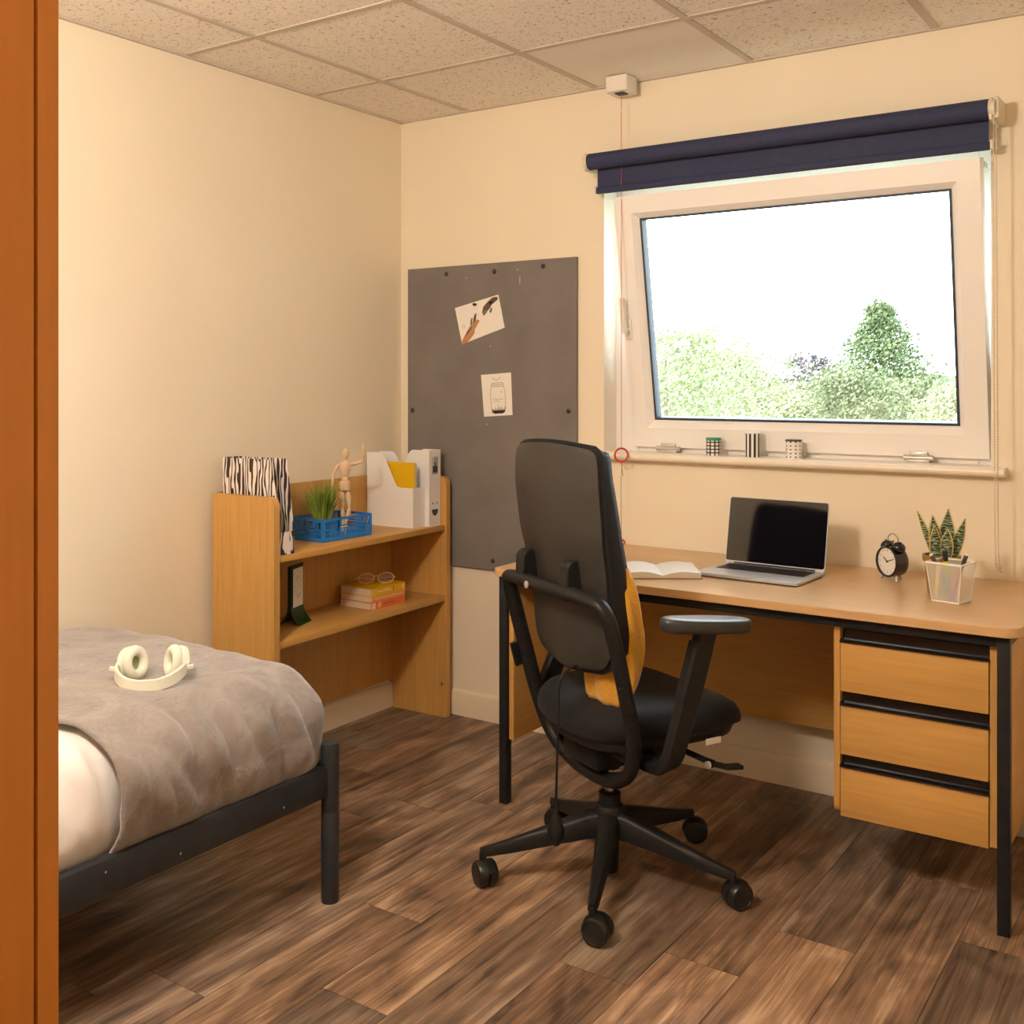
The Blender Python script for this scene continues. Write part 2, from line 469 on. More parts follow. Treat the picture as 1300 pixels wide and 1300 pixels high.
sash = b_.build('sash', M_upvc, win, ang=20)
b_ = MB()
x0, x1, z0, z1 = SX0 + .066, SX1 - .066, .072, sash_h - .063
for (A, B) in (((x0, z0, x1, z1, T0 + .002), (GX0, GZ0, GX1, GZ1, .012)),):
    o_ = [(A[0], A[4], A[1]), (A[2], A[4], A[1]), (A[2], A[4], A[3]), (A[0], A[4], A[3])]
    i_ = [(B[0], B[4], B[1]), (B[2], B[4], B[1]), (B[2], B[4], B[3]), (B[0], B[4], B[3])]
    o2 = [(p[0], T1 - .004, p[2]) for p in o_]; i2 = [(p[0], T1 - .004, p[2]) for p in i_]
    for k in range(4):
        l = (k + 1) % 4
        b_.rings([[o_[k], o_[l], i_[l], i_[k]], [o2[k], o2[l], i2[l], i2[k]]], M=Ms)
b_.build('glazing_bead', M_upvc, sash, ang=10)
b_ = MB(); frame(b_, GX0 - .002, GX1 + .002, GZ0 - .002, GZ1 + .002, GX0 + .006, GX1 - .006, GZ0 + .006, GZ1 - .006, .008, .046, 0, Ms)
b_.build('gasket', M_gasket, sash, ang=10)
MB().box((GX0, .022, GZ0), (GX1, .026, GZ1), M=Ms).build('glass_pane', M_pane, sash, ang=0)
# handle on the left stile
b_ = MB(); hx = SX0 + .022
b_.box((hx - .013, T0 - .010, .40), (hx + .013, T0, .475), .004, M=Ms)
b_.tube([(hx, T0 - .008, .435), (hx, T0 - .03, .437)], .009, 10, M=Ms)
b_.bar([(hx, T0 - .034, .425), (hx, T0 - .036, .47), (hx - .002, T0 - .036, .555)], .012, .02, (0, 1, 0), M=Ms)
b_.build('handle', mat('white_handle', (.85, .83, .8), .3), sash)
# bottom hinges and a restrictor stay
for xx in (1.205, 2.08):
    b_ = MB()
    b_.box((xx - .035, .058, 1.0875), (xx + .035, .085, 1.097), .002); b_.tube([(xx - .045, .064, 1.103), (xx + .045, .064, 1.103)], .0085, 10)
    b_.box((xx - .028, .062, 1.10), (xx + .028, .074, 1.122), .002)
    b_.build('hinge', mat('hinge_metal', (.55, .53, .5), .35, .4), win)
MB().tube(smooth_path([(1.67, .07, 1.098), (1.685, .05, 1.112), (1.70, .05, 1.114), (1.715, .06, 1.1), (1.715, .07, 1.094)]), .004, 8).build('window_stay', M_chrome, win)
b_ = MB(); b_.tube([(WX1 - .03, .02, WZ1 - .06), (WX1 - .03, -.04, 1.985)], .005, 8); b_.box((WX1 - .045, -.02, 1.992), (WX1 - .02, .05, 2.012), .003)
b_.build('tilt_stay', mat('hinge_metal', (1, 1, 1)), win)

# ================================================================== ROLLER BLIND
blind = thing('roller_blind', 'navy blue roller blind rolled up above the window', 'blind', (0, 0, 0))
BX0, BX1, BY, BZ = .972, 2.318, -.100, 2.142
M_navy = mottled('navy_blind_cloth', (.020, .028, .080), (.027, .036, .098), 60, .75, bump=.1, bscale=900)
MB().lathe([(.0295, BX0), (.0295, BX1)], 28, M=Matrix.Translation((0, BY, BZ)) @ Matrix.Rotation(R(90), 4, 'Y') @ Matrix.Identity(4)).build('roll', M_navy, blind)
b_ = MB(); b_.box((BX0 + .018, BY + .0255, 2.032), (BX1 - .006, BY + .0275, BZ)); b_.build('cloth', M_navy, blind)
b_ = MB(); b_.box((BX0 + .014, BY + .018, 2.028), (BX1 - .002, BY + .034, 2.052), .004); b_.build('hem_bar', M_navy, blind)
for x0 in (BX1 - .002, BX0 + .005):
    boxo('hem_end_cap', (x0, BY + .020, 2.030), (x0 + .009, BY + .032, 2.058), mat('cream_plastic', (.72, .66, .54), .4), blind, .002)
for xx, d in ((BX0 - .012, 1), (BX1 + .006, -1)):
    b_ = MB(); b_.box((xx - .004, BY - .02, BZ - .035), (xx + .006, 0, BZ + .03), .003)
    b_.tube([(xx - .006, BY, BZ), (xx + .012, BY, BZ)], .027, 20)
    if d < 0: b_.box((xx + .002, BY - .012, BZ - .03), (xx + .022, 0.0, BZ + .034), .004)
    b_.build('bracket', mat('cream_plastic', (1, 1, 1)), blind)
def beads(mb, path, r=.0022, step=.0075):
    P = smooth_path(path, 10); L = 0; out = []
    for a, b in zip(P, P[1:]):
        d = (b - a).length; n = max(1, round(d / (step / 4)))
        for k in range(n): out.append(a.lerp(b, k / n))
    rr = [r * (1.0 if (i % 4) in (0, 1) else .35) for i in range(len(out))]
    mb.tube(out, rr, 6)
b_ = MB(); cx = BX1 + .014
beads(b_, [(cx, BY - .012, 2.13), (cx, BY - .012, 1.8), (cx + .002, BY - .010, 1.2), (cx + .004, BY - .006, .86), (cx + .01, BY - .004, .80), (cx + .022, BY - .002, .788)])
beads(b_, [(cx + .002, BY + .014, 2.13), (cx + .004, BY + .012, 1.8), (cx + .007, BY + .010, 1.2), (cx + .010, BY + .006, .86), (cx + .016, BY, .80), (cx + .022, BY - .002, .788)])
b_.build('bead_chain', mat('bead_chain_cream', (.62, .55, .43), .4), blind)

# ================================================================== PULL CORD SWITCH
sw = thing('pull_cord_switch', 'white ceiling pull switch with red cord and ring hanging before the window', 'pull cord', (1.09, -.078, CEIL))
b_ = MB(); b_.prism(roundrect(-.043, -.043, .043, .043, .008), -.055, 0); b_.build('housing', mat('white_switch', (.78, .74, .68), .4), sw)
b_ = MB(); b_.box((-.018, -.018, -.058), (.018, .018, -.0545)); b_.build('dark_block', M_black, sw)  # small black block under the housing, around the cord
b_ = MB(); b_.tube([(0, 0, -.056), (0, 0, -1.325)], .0013, 6); b_.build('upper_cord', M_redcord, sw)
b_ = MB(); b_.ball((0, 0, -.115), .0035, 8); b_.build('cord_joint', M_white, sw)
def ring(mb, c, r, t, nrm, n=28):
    q = Vector(nrm).to_track_quat('Z', 'Y').to_matrix()
    mb.tube([Vector(c) + q @ Vector((r * math.cos(2 * math.pi * k / n), r * math.sin(2 * math.pi * k / n), 0)) for k in range(n)], t, 8, closed=True)
b_ = MB(); ring(b_, (0, 0, -1.350), .0235, .0035, (.55, -.83, 0)); b_.build('pull_ring', M_red, sw)
b_ = MB(); b_.tube(smooth_path([(0, 0, -1.374), (.002, 0, -1.40), (-.002, 0, -1.47), (0, 0, -1.645)]), .001, 6)
b_.tube(smooth_path([(0, 0, -1.376), (.004, -.003, -1.40), (.010, -.004, -1.425)]), .001, 6)
b_.build('lower_cord', mat('dark_red_cord', (.16, .05, .04), .7), sw)
b_ = MB(); ring(b_, (-.008, 0, -1.662), .019, .0035, (.3, -.3, .9)); b_.build('end_ring', M_red, sw)

# ================================================================== PINBOARD AND CARDS
pb = thing('pinboard', 'large grey felt pinboard screwed to the wall', 'pinboard', (.456, -.001, .60))
PBM = mottled('grey_felt_board', (.165, .150, .140), (.205, .190, .178), 5, .9, bump=.15, bscale=260)
b_ = MB(); b_.box((-.409, -.013, 0), (.409, 0, 1.215), .0015, 1); b_.build('board', PBM, pb)
for px, pz in ((.251, 1.784), (.490, 1.78), (.718, 1.788), (.074, 1.227), (.831, 1.235), (.482, .638)):
    MB().lathe([(0, 0), (.0095, 0), (.0095, .0015), (.007, .0035), (0, .0045)], 14, M=Matrix.Translation((px - .456, -.013, pz - .60)) @ Matrix.Rotation(R(90), 4, 'X')).build('screw', mat('dark_screw', (.03, .025, .022), .45), pb)
for k, (px, pz, l) in enumerate(((.61, 1.755, .028), (.352, 1.765, .006), (.60, 1.785, .006), (.47, 1.49, .006), (.455, 1.18, .006))):
    MB().box((px - .456 - .0025, -.0133, pz - .6 - l), (px - .456 + .0025, -.0129, pz - .6)).build('scuff', mat('pale_scuff', (.42, .39, .36), .9), pb, ang=0)

def card(name, quad, label, y=-.0150):
    t = thing(name, label, 'card', (sum(q[0] for q in quad) / 4, y, sum(q[1] for q in quad) / 4))
    o = t.location
    b_ = MB(); b_.rings([[(q[0] - o.x, 0, q[1] - o.z) for q in quad], [(q[0] - o.x, .0012, q[1] - o.z) for q in quad]])
    b_.build('paper', M_paper, t, ang=0)
    def at(u, v):   # bilinear, u right, v down
        a = Vector(quad[0]) .lerp(Vector(quad[1]), u); b = Vector(quad[3]).lerp(Vector(quad[2]), u); p = a.lerp(b, v)
        return Vector((p.x - o.x, -.0004, p.y - o.z))
    return t, at
def strokes(t, at, name, lines, m, wd):
    b_ = MB()
    for ln in lines:
        P = [at(*p[:2]) for p in ln]
        for i in range(len(P) - 1):
            d = (P[i + 1] - P[i]); 
            if d.length < 1e-6: continue
            n = Vector((-d.z, 0, d.x)).normalized() * wd / 2
            b_._f([b_.bm.verts.new(q) for q in (P[i] + n, P[i + 1] + n, P[i + 1] - n, P[i] - n)])
    return b_.build(name, m, t, ang=0)
def patch(t, at, name, polys, m, lift=0):
    for pl in polys:
        b_ = MB(); b_._f([b_.bm.verts.new(at(*p) + Vector((0, -lift, 0))) for p in pl]); b_.build(name, m, t, ang=0)
c1, at1 = card('picture_card', [(.295, 1.644), (.509, 1.689), (.539, 1.558), (.331, 1.497)], 'tilted white card with diagonal brown painted marks on the pinboard')
def blob(cx, cy, a, b, rot, n=12, seed=0):
    r_ = random.Random(seed); out = []
    for k in range(n):
        t = 2 * math.pi * k / n; q = 1 + r_.uniform(-.18, .18)
        x_, y_ = a * q * math.cos(t), b * q * math.sin(t)
        out.append((cx + x_ * math.cos(rot) - y_ * math.sin(rot), cy + x_ * math.sin(rot) + y_ * math.cos(rot)))
    return out
patch(c1, at1, 'print_orange', [blob(.17, .86, .20, .10, -.75, seed=1), blob(.34, .64, .16, .085, -.78, seed=2)], mat('print_orange', (.52, .20, .09), .7))
patch(c1, at1, 'print_tan', [blob(.30, .62, .20, .045, -.8, seed=3), blob(.80, .16, .20, .085, -.75, seed=4), blob(.24, .80, .20, .030, -.75, seed=5)], mat('print_tan', (.45, .30, .14), .7), .0003)
patch(c1, at1, 'print_brown', [blob(.71, .26, .17, .085, -.95, seed=6), blob(.88, .12, .12, .075, -.6, seed=7), blob(.40, .44, .13, .030, -1.25, seed=8), blob(.31, .50, .10, .02, -1.3, seed=12), blob(.20, .74, .16, .018, -.75, seed=11)], mat('print_brown', (.11, .075, .05), .7), .0006)
patch(c1, at1, 'print_grey', [blob(.64, .38, .08, .045, -1.1, seed=9), blob(.78, .38, .07, .03, -1.2, seed=10)], mat('print_grey', (.17, .16, .13), .7), .0009)
strokes(c1, at1, 'print_mark', [[(.09, .52), (.14, .52), (.14, .60), (.09, .60), (.09, .52)]], M_inkgrey, .0015)
b_ = MB(); b_.lathe([(0, 0), (.006, 0), (.004, .006), (.006, .012), (0, .013)], 10, M=Matrix.Translation(at1(.47, .08)) @ Matrix.Rotation(R(90), 4, 'X')); b_.build('push_pin', M_black, c1)
c2, at2 = card('drawing_card', [(.425, 1.373), (.569, 1.382), (.576, 1.216), (.440, 1.207)], 'small white card with a drawing of a jar holding dark trees')
jar = [(.36, .22), (.33, .26), (.33, .30), (.30, .36), (.28, .45), (.28, .80), (.31, .88), (.38, .92), (.68, .92), (.75, .88), (.78, .80), (.78, .45), (.76, .36), (.73, .30), (.73, .26), (.70, .22), (.36, .22)]
strokes(c2, at2, 'jar_outline', [jar, [(.33, .26), (.73, .26)], [(.33, .30), (.73, .30)]], M_inkgrey, .0022)
sp = [(.30, .90)]
for k in range(9):
    xx = .32 + k * .054; h_ = (.10, .07, .13, .09, .2, .12, .15, .08, .14)[k]
    sp += [(xx - .015, .87), (xx, .90 - h_), (xx + .015, .87)]
sp += [(.76, .90), (.68, .945), (.38, .945)]
patch(c2, at2, 'drawn_trees', [sp], M_ink)
strokes(c2, at2, 'drawn_clouds', [[(.36, .62), (.42, .58), (.48, .62), (.55, .59), (.62, .62), (.70, .60)], [(.38, .66), (.5, .65), (.58, .67)], [(.62, .42), (.66, .45), (.70, .42)], [(.36, .10), (.52, .16), (.66, .09)]], M_inkgrey, .0018)['kind'] = 'stuff'

# ================================================================== BOOKCASE
BKR = R(1.9)   # stands very slightly askew
bk = thing('bookcase', 'low beech bookcase with two shelves against the wall', 'bookcase', (.004, -.052, 0), BKR)
BL, BD, BH = .985, .288, .966
side = [(.018, 0), (BD - .001, 0)] + [(BD - .03 + .03 * math.cos(R(a)), BH - .03 + .03 * math.sin(R(a))) for a in range(0, 91, 15)] + [(0, BH), (0, .105), (.018, .105)]
def sidepanel(y0, y1):
    b_ = MB(); b_.rings([[(p[0], y0, p[1]) for p in side], [(p[0], y1, p[1]) for p in side]])
    return b_.build('side_panel', M_beech_z, bk, ang=30)
sidepanel(-.025, 0); sidepanel(-BL, -BL + .027)
for z in (.772, .488):
    boxo('shelf', (.006, -BL + .027, z - .022), (BD - .008, -.025, z), M_beech_y, bk, .001)
boxo('back_panel', (.0, -BL + .027, .115), (.006, -.025, BH + .004), M_beech_z, bk)
MB().box((BD - .03, -.0262, .13), (BD - .014, -.0252, .134)).build('scratch', mat('scratch_dark', (.12, .04, .015), .8), bk, ang=0)
MB().box((BD - .026, -.0262, .12), (BD - .023, -.0252, .142)).build('scratch', mat('scratch_dark', (0, 0, 0)), bk, ang=0)
Z1, Z2 = .772, .488
def bkw(x, y):   # bookcase-local to world xy
    v = Matrix.Rotation(BKR, 4, 'Z') @ Vector((x, y, 0)); return v.x + .004, v.y - .052

# zebra magazine file
def M_zebra():
    m = mat('zebra_print', (.8, .74, .68), .6)
    nt, b, N, Lk = nodes(m)
    tc = N('ShaderNodeTexCoord'); mp = N('ShaderNodeMapping'); mp.inputs['Scale'].default_value = (1, 1, .22); mp.inputs['Rotation'].default_value = (0, R(4), R(20))
    wv = N('ShaderNodeTexWave'); wv.bands_direction = 'X'; wv.inputs['Scale'].default_value = 21; wv.inputs['Distortion'].default_value = 7.5; wv.inputs['Detail'].default_value = 1; wv.inputs['Detail Scale'].default_value = 2.2
    Lk(tc.outputs['Object'], mp.inputs[0]); Lk(mp.outputs[0], wv.inputs['Vector'])
    r = ramp(N, [(.42, (.035, .022, .018)), (.50, (.80, .73, .68))]); Lk(wv.outputs['Fac'], r.inputs[0]); Lk(r.outputs[0], b.inputs['Base Color'])
    return m
MZ = M_zebra()
def magfile(name, label, loc, rz, depth, width, high, low, top_run, m, flip=False, corner=.0):
    """open magazine file: two cut sides, tall spine, low front, base. spine at local x=0, front at x=depth"""
    t = thing(name, label, 'magazine file', loc, rz)
    th = .003
    prof = [(0, 0), (depth, 0), (depth, low)]
    # rounded slope between low front and tall spine
    s0 = Vector((depth - .085, low)); s1 = Vector((top_run, high)); 
    prof += [(s0.x + .02, low), (s0.x + .002, low + .006)] if corner else []
    if not corner: prof += [(depth, low)]
    prof += [(s1.x + .012, high - .02), (s1.x, high - .006), (s1.x - .012, high)] if corner else [(s1.x, high)]
    prof += [(0, high)]
    if flip: prof = [(depth - p[0], p[1]) for p in prof]
    for y0, nm in ((0, 'side'), (width - th, 'side')):
        b_ = MB(); b_.rings([[(p[0], y0, p[1]) for p in prof], [(p[0], y0 + th, p[1]) for p in prof]]); b_.build(nm, m, t, ang=25)
    tall, short = (depth - th, 0) if flip else (0, depth - th)
    boxo('spine', (tall, th, 0), (tall + th, width - th, high), m, t)
    boxo('front', (short, th, 0), (short + th, width - th, low), m, t)
    boxo('base', (th, th, 0), (depth - th, width - th, th), m, t)
    return t
px, py = bkw(.012, -BL + .036)
zf = magfile('magazine_file', 'zebra striped magazine file at the end of the bookcase', (px, py, Z1), BKR, .264, .070, .315, .075, .232, MZ)
# white files
px, py = bkw(.010, -.185)
fa = magfile('magazine_file', 'white magazine file with sloping opening holding a yellow folder', (px, py, Z1), BKR, .232, .078, .292, .157, .080, M_white, corner=1)
px, py = bkw(.022, -.106)
fb = magfile('magazine_file', 'white magazine file with a small picture and smiling face on its spine', (px, py, Z1), BKR, .240, .076, .302, .157, .095, M_white, flip=True, corner=1)
X = .2405
MB().box((X - .0006, .018, .205), (X, .058, .275)).build('picture_label', mat('label_grey', (.42, .42, .42), .6), fb, ang=0)
b_ = MB(); b_.box((X - .0002, .024, .212), (X + .0004, .054, .238)); b_.box((X - .0002, .034, .236), (X + .0004, .042, .254)); b_.build('picture_print', mat('label_dark', (.05, .05, .05), .6), fb, ang=0)
b_ = MB(); b_.box((X - .0002, .018, .238), (X + .0003, .031, .275)); b_.build('picture_sky', mat('label_pale', (.55, .60, .62), .6), fb, ang=0)
b_ = MB()
for yy in (.024, .052): b_.lathe([(0, 0), (.004, 0), (0, .0006)], 12, M=Matrix.Translation((X - .0004, yy, .090)) @ Matrix.Rotation(R(90), 4, 'Y'))
pts = [(.018, .066), (.058, .066)] + [(.038 + .02 * math.cos(R(a)), .066 - .026 * math.sin(R(a))) for a in range(15, 180, 15)]
b_.rings([[(X - .0004, p[0], p[1]) for p in pts], [(X + .0004, p[0], p[1]) for p in pts]])
b_.build('smile_shape', mat('smile_dark', (.055, .05, .048), .7), fb, ang=0)  # dark solid eyes and mouth laid on the spine
px, py = bkw(.02, -.170)
yf = thing('yellow_folder', 'bright yellow folder standing inside the white file', 'folder', (px, py, Z1 + .004), BKR)
boxo('cover', (.005, 0, 0), (.218, .004, .252), mat('yellow_card', (.72, .43, .0), .5), yf)
boxo('sheet', (.005, .005, 0), (.219, .012, .248), mat('pale_blue_paper', (.50, .58, .58), .6), yf)

# blue crate
M_blue = mat('blue_plastic', (.02, .21, .62), .38)
px, py = bkw(.034, -.645)
cr = thing('storage_crate', 'small bright blue plastic crate with lattice sides on the bookcase', 'crate', (px, py, Z1), BKR + R(-3))
CW, CL, CH = .166, .252, .082
def lattice(mb, L, H, y_th, M):
    """one crate wall in local x (length) / z, thickness in y: rails, posts, slanted strips, hand hole"""
    mb.box((0, 0, 0), (L, y_th, .014), M=M); mb.box((0, 0, H - .009), (L, y_th, H), M=M)
    mb.box((0, -.002, 0), (.010, y_th, H), M=M); mb.box((L - .010, -.002, 0), (L, y_th, H), M=M)
    mb.box((0, 0, H * .5), (L, y_th, H * .5 + .003), M=M)
    hw = min(.032, L * .2); c = L / 2
    mb.box((c - hw - .006, 0, H * .62), (c - hw, y_th, H), M=M); mb.box((c + hw, 0, H * .62), (c + hw + .006, y_th, H), M=M)
    mb.box((c - hw - .006, 0, H * .60), (c + hw + .006, y_th, H * .66), M=M)
    x = .014
    while x < L - .016:
        for z0, z1, sk in ((.014, H * .5, .006), (H * .5, H - .009, -.006)):
            if z0 > .03 and c - hw - .012 < x < c + hw + .004: continue
            q = [(x, z0), (x + .0035, z0), (x + .0035 + sk, z1), (x + sk, z1)]
            mb.rings([[(p[0], .0005, p[1]) for p in q], [(p[0], y_th - .0005, p[1]) for p in q]], M=M)
        x += .0085
    for zz in (.026, H * .5 + .016):
        if zz < H * .5: mb.box((.012, 0, zz), (L - .012, y_th, zz + .002), M=M)
MYW = Matrix.Translation((CW, 0, 0)) @ Matrix.Rotation(R(90), 4, 'Z')     # front (+x face), length along y
for M, L in ((MYW, CL), (Matrix.Translation((.003, 0, 0)) @ Matrix.Rotation(R(90), 4, 'Z'), CL), (Matrix.Translation((0, 0, 0)), CW), (Matrix.Translation((0, CL - .003, 0)), CW)):
    b_ = MB(); lattice(b_, L, CH, .003, M); b_.build('lattice_wall', M_blue, cr, ang=0)
boxo('crate_base', (0, 0, 0), (CW, CL, .003), M_blue, cr)

# grass tuft inside the crate
px, py = bkw(.118, -.565)
gp = thing('grass_plant', 'tuft of artificial green grass in the blue crate', 'plant', (px, py, Z1 + .003))
b_ = MB(); b_.lathe([(.028, 0), (.036, .058), (.033, .058), (.030, .05), (0, .05)], 18); b_.build('pot', mat('dark_green_pot', (.015, .02, .014), .6), gp)
M_grass = mottled('grass_blades', (.07, .14, .02), (.36, .46, .06), 60, .5, stretch=(1, 1, .2))
def blade(mb, base, tip, wd, bend):
    base = Vector(base); tip = Vector(tip); d = tip - base
    side = d.cross(Vector((rnd.uniform(-1, 1), rnd.uniform(-1, 1), .2))).normalized()
    L_, R_ = [], []
    for k in range(6):
        t = k / 5; p = base.lerp(tip, t) + Vector((d.x, d.y, 0)) * (bend * (t * t - t)) + Vector((0, 0, .02 * math.sin(t * math.pi)))
        ww = wd * (1 - t ** 2.2) / 2 + .0002
        L_.append(mb.bm.verts.new(p + side * ww)); R_.append(mb.bm.verts.new(p - side * ww))
    for k in range(5): mb._f((L_[k], R_[k], R_[k + 1], L_[k + 1]))
b_ = MB()
for k in range(260):
    a = rnd.uniform(0, 6.283); r0 = .026 * math.sqrt(rnd.random()); sp_ = rnd.uniform(0, .065) ** 1
    h_ = rnd.uniform(.10, .19) * (1 - sp_ * 2.5)
    blade(b_, (r0 * math.cos(a), r0 * math.sin(a), .05), ((r0 + sp_) * math.cos(a), (r0 + sp_) * math.sin(a), .05 + h_ * .92), rnd.uniform(.003, .0055), rnd.uniform(.1, .5))
for k in range(9):
    a = rnd.uniform(-2.4, -1.2)
    blade(b_, (.01 * math.cos(a), .01 * math.sin(a), .05), (rnd.uniform(.06, .10) * math.cos(a), rnd.uniform(.07, .12) * math.sin(a), .05 + rnd.uniform(.05, .10)), .0022, -.6)
g_ = b_.build('grass_blades', M_grass, gp, fix=False, ang=180); g_['kind'] = 'stuff'

# wooden mannequin
M_pale = mottled('pale_wood', (.66, .47, .30), (.74, .55, .37), 40, .5, stretch=(1, 1, .2))
px, py = bkw(.140, -.468)
mn = thing('artist_mannequin', 'jointed pale wooden artist mannequin waving, standing in the blue crate', 'mannequin', (px, py, Z1 + .003), R(48))
# local: x = to the figure's picture-right, y = away, z up
def limb(name, a, b, r0, r1, r2=None):
    a = Vector(a); b = Vector(b); r2 = r2 or (r0 * .6)
    P = [a.lerp(b, t) for t in (0, .04, .25, .6, .9, 1)]
    MB().tube(P, [r2 * .6, r0 * .8, r0, (r0 + r1) / 2, r1, r1 * .5], 12).build(name, M_pale, mn)
b_ = MB(); b_.ball((.002, -.003, .302), .0145, 14, (.85, .95, 1.35)); b_.build('head', M_pale, mn)
b_ = MB(); b_.lathe([(.006, .272), (.006, .286)], 10); b_.build('neck', M_pale, mn)
b_ = MB(); b_.lathe([(.004, .215), (.014, .218), (.020, .24), (.023, .262), (.018, .272), (.006, .276)], 18, M=Matrix.Diagonal((1, .75, 1, 1))); b_.build('chest', M_pale, mn)
b_ = MB(); b_.ball((0, 0, .207), .013, 12); b_.build('waist', M_pale, mn)
b_ = MB(); b_.lathe([(.010, .205), (.020, .198), (.022, .18), (.019, .166), (.006, .160)], 18, M=Matrix.Diagonal((1, .8, 1, 1))); b_.build('hips', M_pale, mn)
for p, r_ in (((-.024, 0, .262), .0065), ((.024, 0, .262), .0065), ((-.043, -.004, .226), .005), ((.064, -.012, .272), .005), ((-.010, 0, .155), .006), ((.011, 0, .155), .006), ((.016, -.004, .098), .0055), ((-.008, 0, .095), .0055)):
    MB().ball(p, r_, 10).build('joint', M_pale, mn)
limb('upper_arm', (-.025, 0, .262), (-.043, -.003, .228), .008, .006)
limb('forearm', (-.043, -.004, .226), (-.048, -.012, .190), .0065, .005)
limb('hand', (-.048, -.012, .191), (-.049, -.016, .168), .0065, .006)
limb('upper_arm', (.024, 0, .262), (.062, -.010, .272), .0075, .006)
limb('forearm', (.064, -.012, .272), (.069, -.012, .312), .0065, .005)
limb('hand', (.069, -.012, .311), (.066, -.013, .336), .0065, .004)
limb('thigh', (.011, 0, .156), (.016, -.003, .100), .0115, .008)
limb('shin', (.016, -.004, .098), (.002, -.006, .040), .009, .006)
limb('foot', (.002, -.006, .040), (-.002, -.030, .004), .008, .006)
limb('thigh', (-.010, 0, .156), (-.008, 0, .098), .0105, .0075)
limb('shin', (-.008, 0, .095), (-.008, .002, .035), .0085, .006)
limb('foot', (-.008, .002, .036), (-.010, -.024, .004), .008, .006)

# green display stand on the lower shelf
M_green = mat('dark_green_plastic', (.008, .040, .010), .3)
ds = thing('display_stand', 'slim dark green stand holding a white printed sheet on the lower shelf', 'display stand', (.162, -.800, Z2), R(109))
# local x along the stand width (away from camera), y towards picture-left side
WST = .10
def leaf(u, v):   # front skin with flared foot; u width, v height
    z = v * .206
    k = max(0, 1 - z / .07); return Vector((u * WST, -.004 - .034 * k ** 2.2, z))
def leafb(u, v):
    z = v * .206
    k = max(0, 1 - z / .07); return Vector((u * WST, .004 + .034 * k ** 2.2, z))
b_ = MB(); b_.grid(leaf, 4, 18, .003); b_.build('front_skin', M_green, ds)
b_ = MB(); b_.grid(leafb, 4, 18, .003); b_.build('back_skin', M_green, ds)
b_ = MB(); b_.box((0, -.004, .200), (WST, .004, .208), .001); b_.box((0, -.0045, .06), (.004, .0045, .206), .001); b_.box((WST - .004, -.0045, .06), (WST, .0045, .206), .001); b_.build('frame_edge', M_green, ds)
boxo('printed_sheet', (.012, -.0085, .060), (WST - .012, -.0075, .196), M_paper, ds)
b_ = MB()
for k in range(16):
    a = 2 * math.pi * k / 16
    if k % 4 == 3: continue
    b_.box((.05 + .022 * math.cos(a) - .0015, -.0089, .130 + .036 * math.sin(a) - .003), (.05 + .022 * math.cos(a) + .0015, -.0084, .130 + .036 * math.sin(a) + .003))
b_.build('print_ring', M_inkgrey, ds, ang=0)['kind'] = 'stuff'

# three paperbacks and the glasses
def book(name, label, loc, rz, L, W, H, ccol, seed):
    """spine along local y at x=W (faces the room); pages show at the y=0 end"""
    t = thing(name, label, 'book', loc, rz, 'paperbacks stacked on the lower shelf')
    pg = mat('page_cream', (.66, .54, .40), .85)
    m = mat(name + str(seed), ccol, .45)
    boxo('pages', (.002, .002, .0012), (W - .002, L - .002, H - .0012), pg, t)
    b_ = MB(); b_.box((0, 0, 0), (W, L, .0012)); b_.box((0, 0, H - .0012), (W, L, H)); b_.box((W - .0014, 0, .0012), (W, L, H - .0012)); b_.build('cover', m, t, ang=0)
    return t
px, py = bkw(.052, -.395)
bz = Z2
bk1 = book('paperback', 'orange paperback with purple spine print at the bottom of the stack', (px, py, bz), BKR + R(-2), .196, .160, .027, (.70, .16, .035), 1)
bk2 = book('paperback', 'pale orange paperback in the middle of the stack', (px + .001, py + .001, bz + .0272), BKR + R(-1.5), .194, .160, .023, (.72, .30, .06), 2)
bk3 = book('paperback', 'yellow paperback on top of the stack under the glasses', (px, py + .001, bz + .0504), BKR + R(-2), .195, .160, .028, (.72, .40, .0), 3)
def spine_print(t, W, items):
    for nm, y0, y1, z0, z1, m in items:
        MB().box((W - .0002, y0, z0), (W + .0004, y1, z1)).build(nm, m, t, ang=0)
def squiggle(t, W, y0, y1, zc, amp, m, n=14):
    b_ = MB(); b_.tube([(W + .0003, y0 + (y1 - y0) * k / n, zc + amp * (1 if k % 2 else -1) * (.5 + .5 * ((k * 7) % 5) / 4)) for k in range(n + 1)], .0011, 4); b_.build('spine_lettering', m, t)
spine_print(bk1, .160, [('spine_block', .003, .024, .002, .025, mat('pale_pink', (.75, .55, .48), .6)), ('spine_block', .036, .056, .004, .024, mat('peach', (.80, .42, .20), .6))])
squiggle(bk1, .160, .070, .130, .014, .003, mat('purple_print', (.20, .05, .16), .6))
squiggle(bk2, .160, .012, .180, .012, .004, mat('cream_print', (.85, .68, .48), .6), 26)
spine_print(bk3, .160, [('spine_block', .004, .022, .004, .024, mat('lime_print', (.55, .55, .03), .6)), ('spine_block', .176, .190, .006, .022, mat('lime_pale', (.70, .66, .25), .6)), ('spine_mark', .124, .127, .004, .024, mat('umber_print', (.25, .10, .01), .6))])
squiggle(bk3, .160, .030, .112, .014, .0045, mat('cream_print', (1, 1, 1)))
gl = thing('eyeglasses', 'thin gold rimmed eyeglasses lying on the yellow paperback', 'glasses', (px + .095, py + .10, bz + .0786), R(48)); gl.scale = (1.12, 1.12, 1.12)
M_lens = mat('clear_lens', (1, 1, 1), .05); M_lens.node_tree.nodes['Principled BSDF'].inputs['Alpha'].default_value = .06
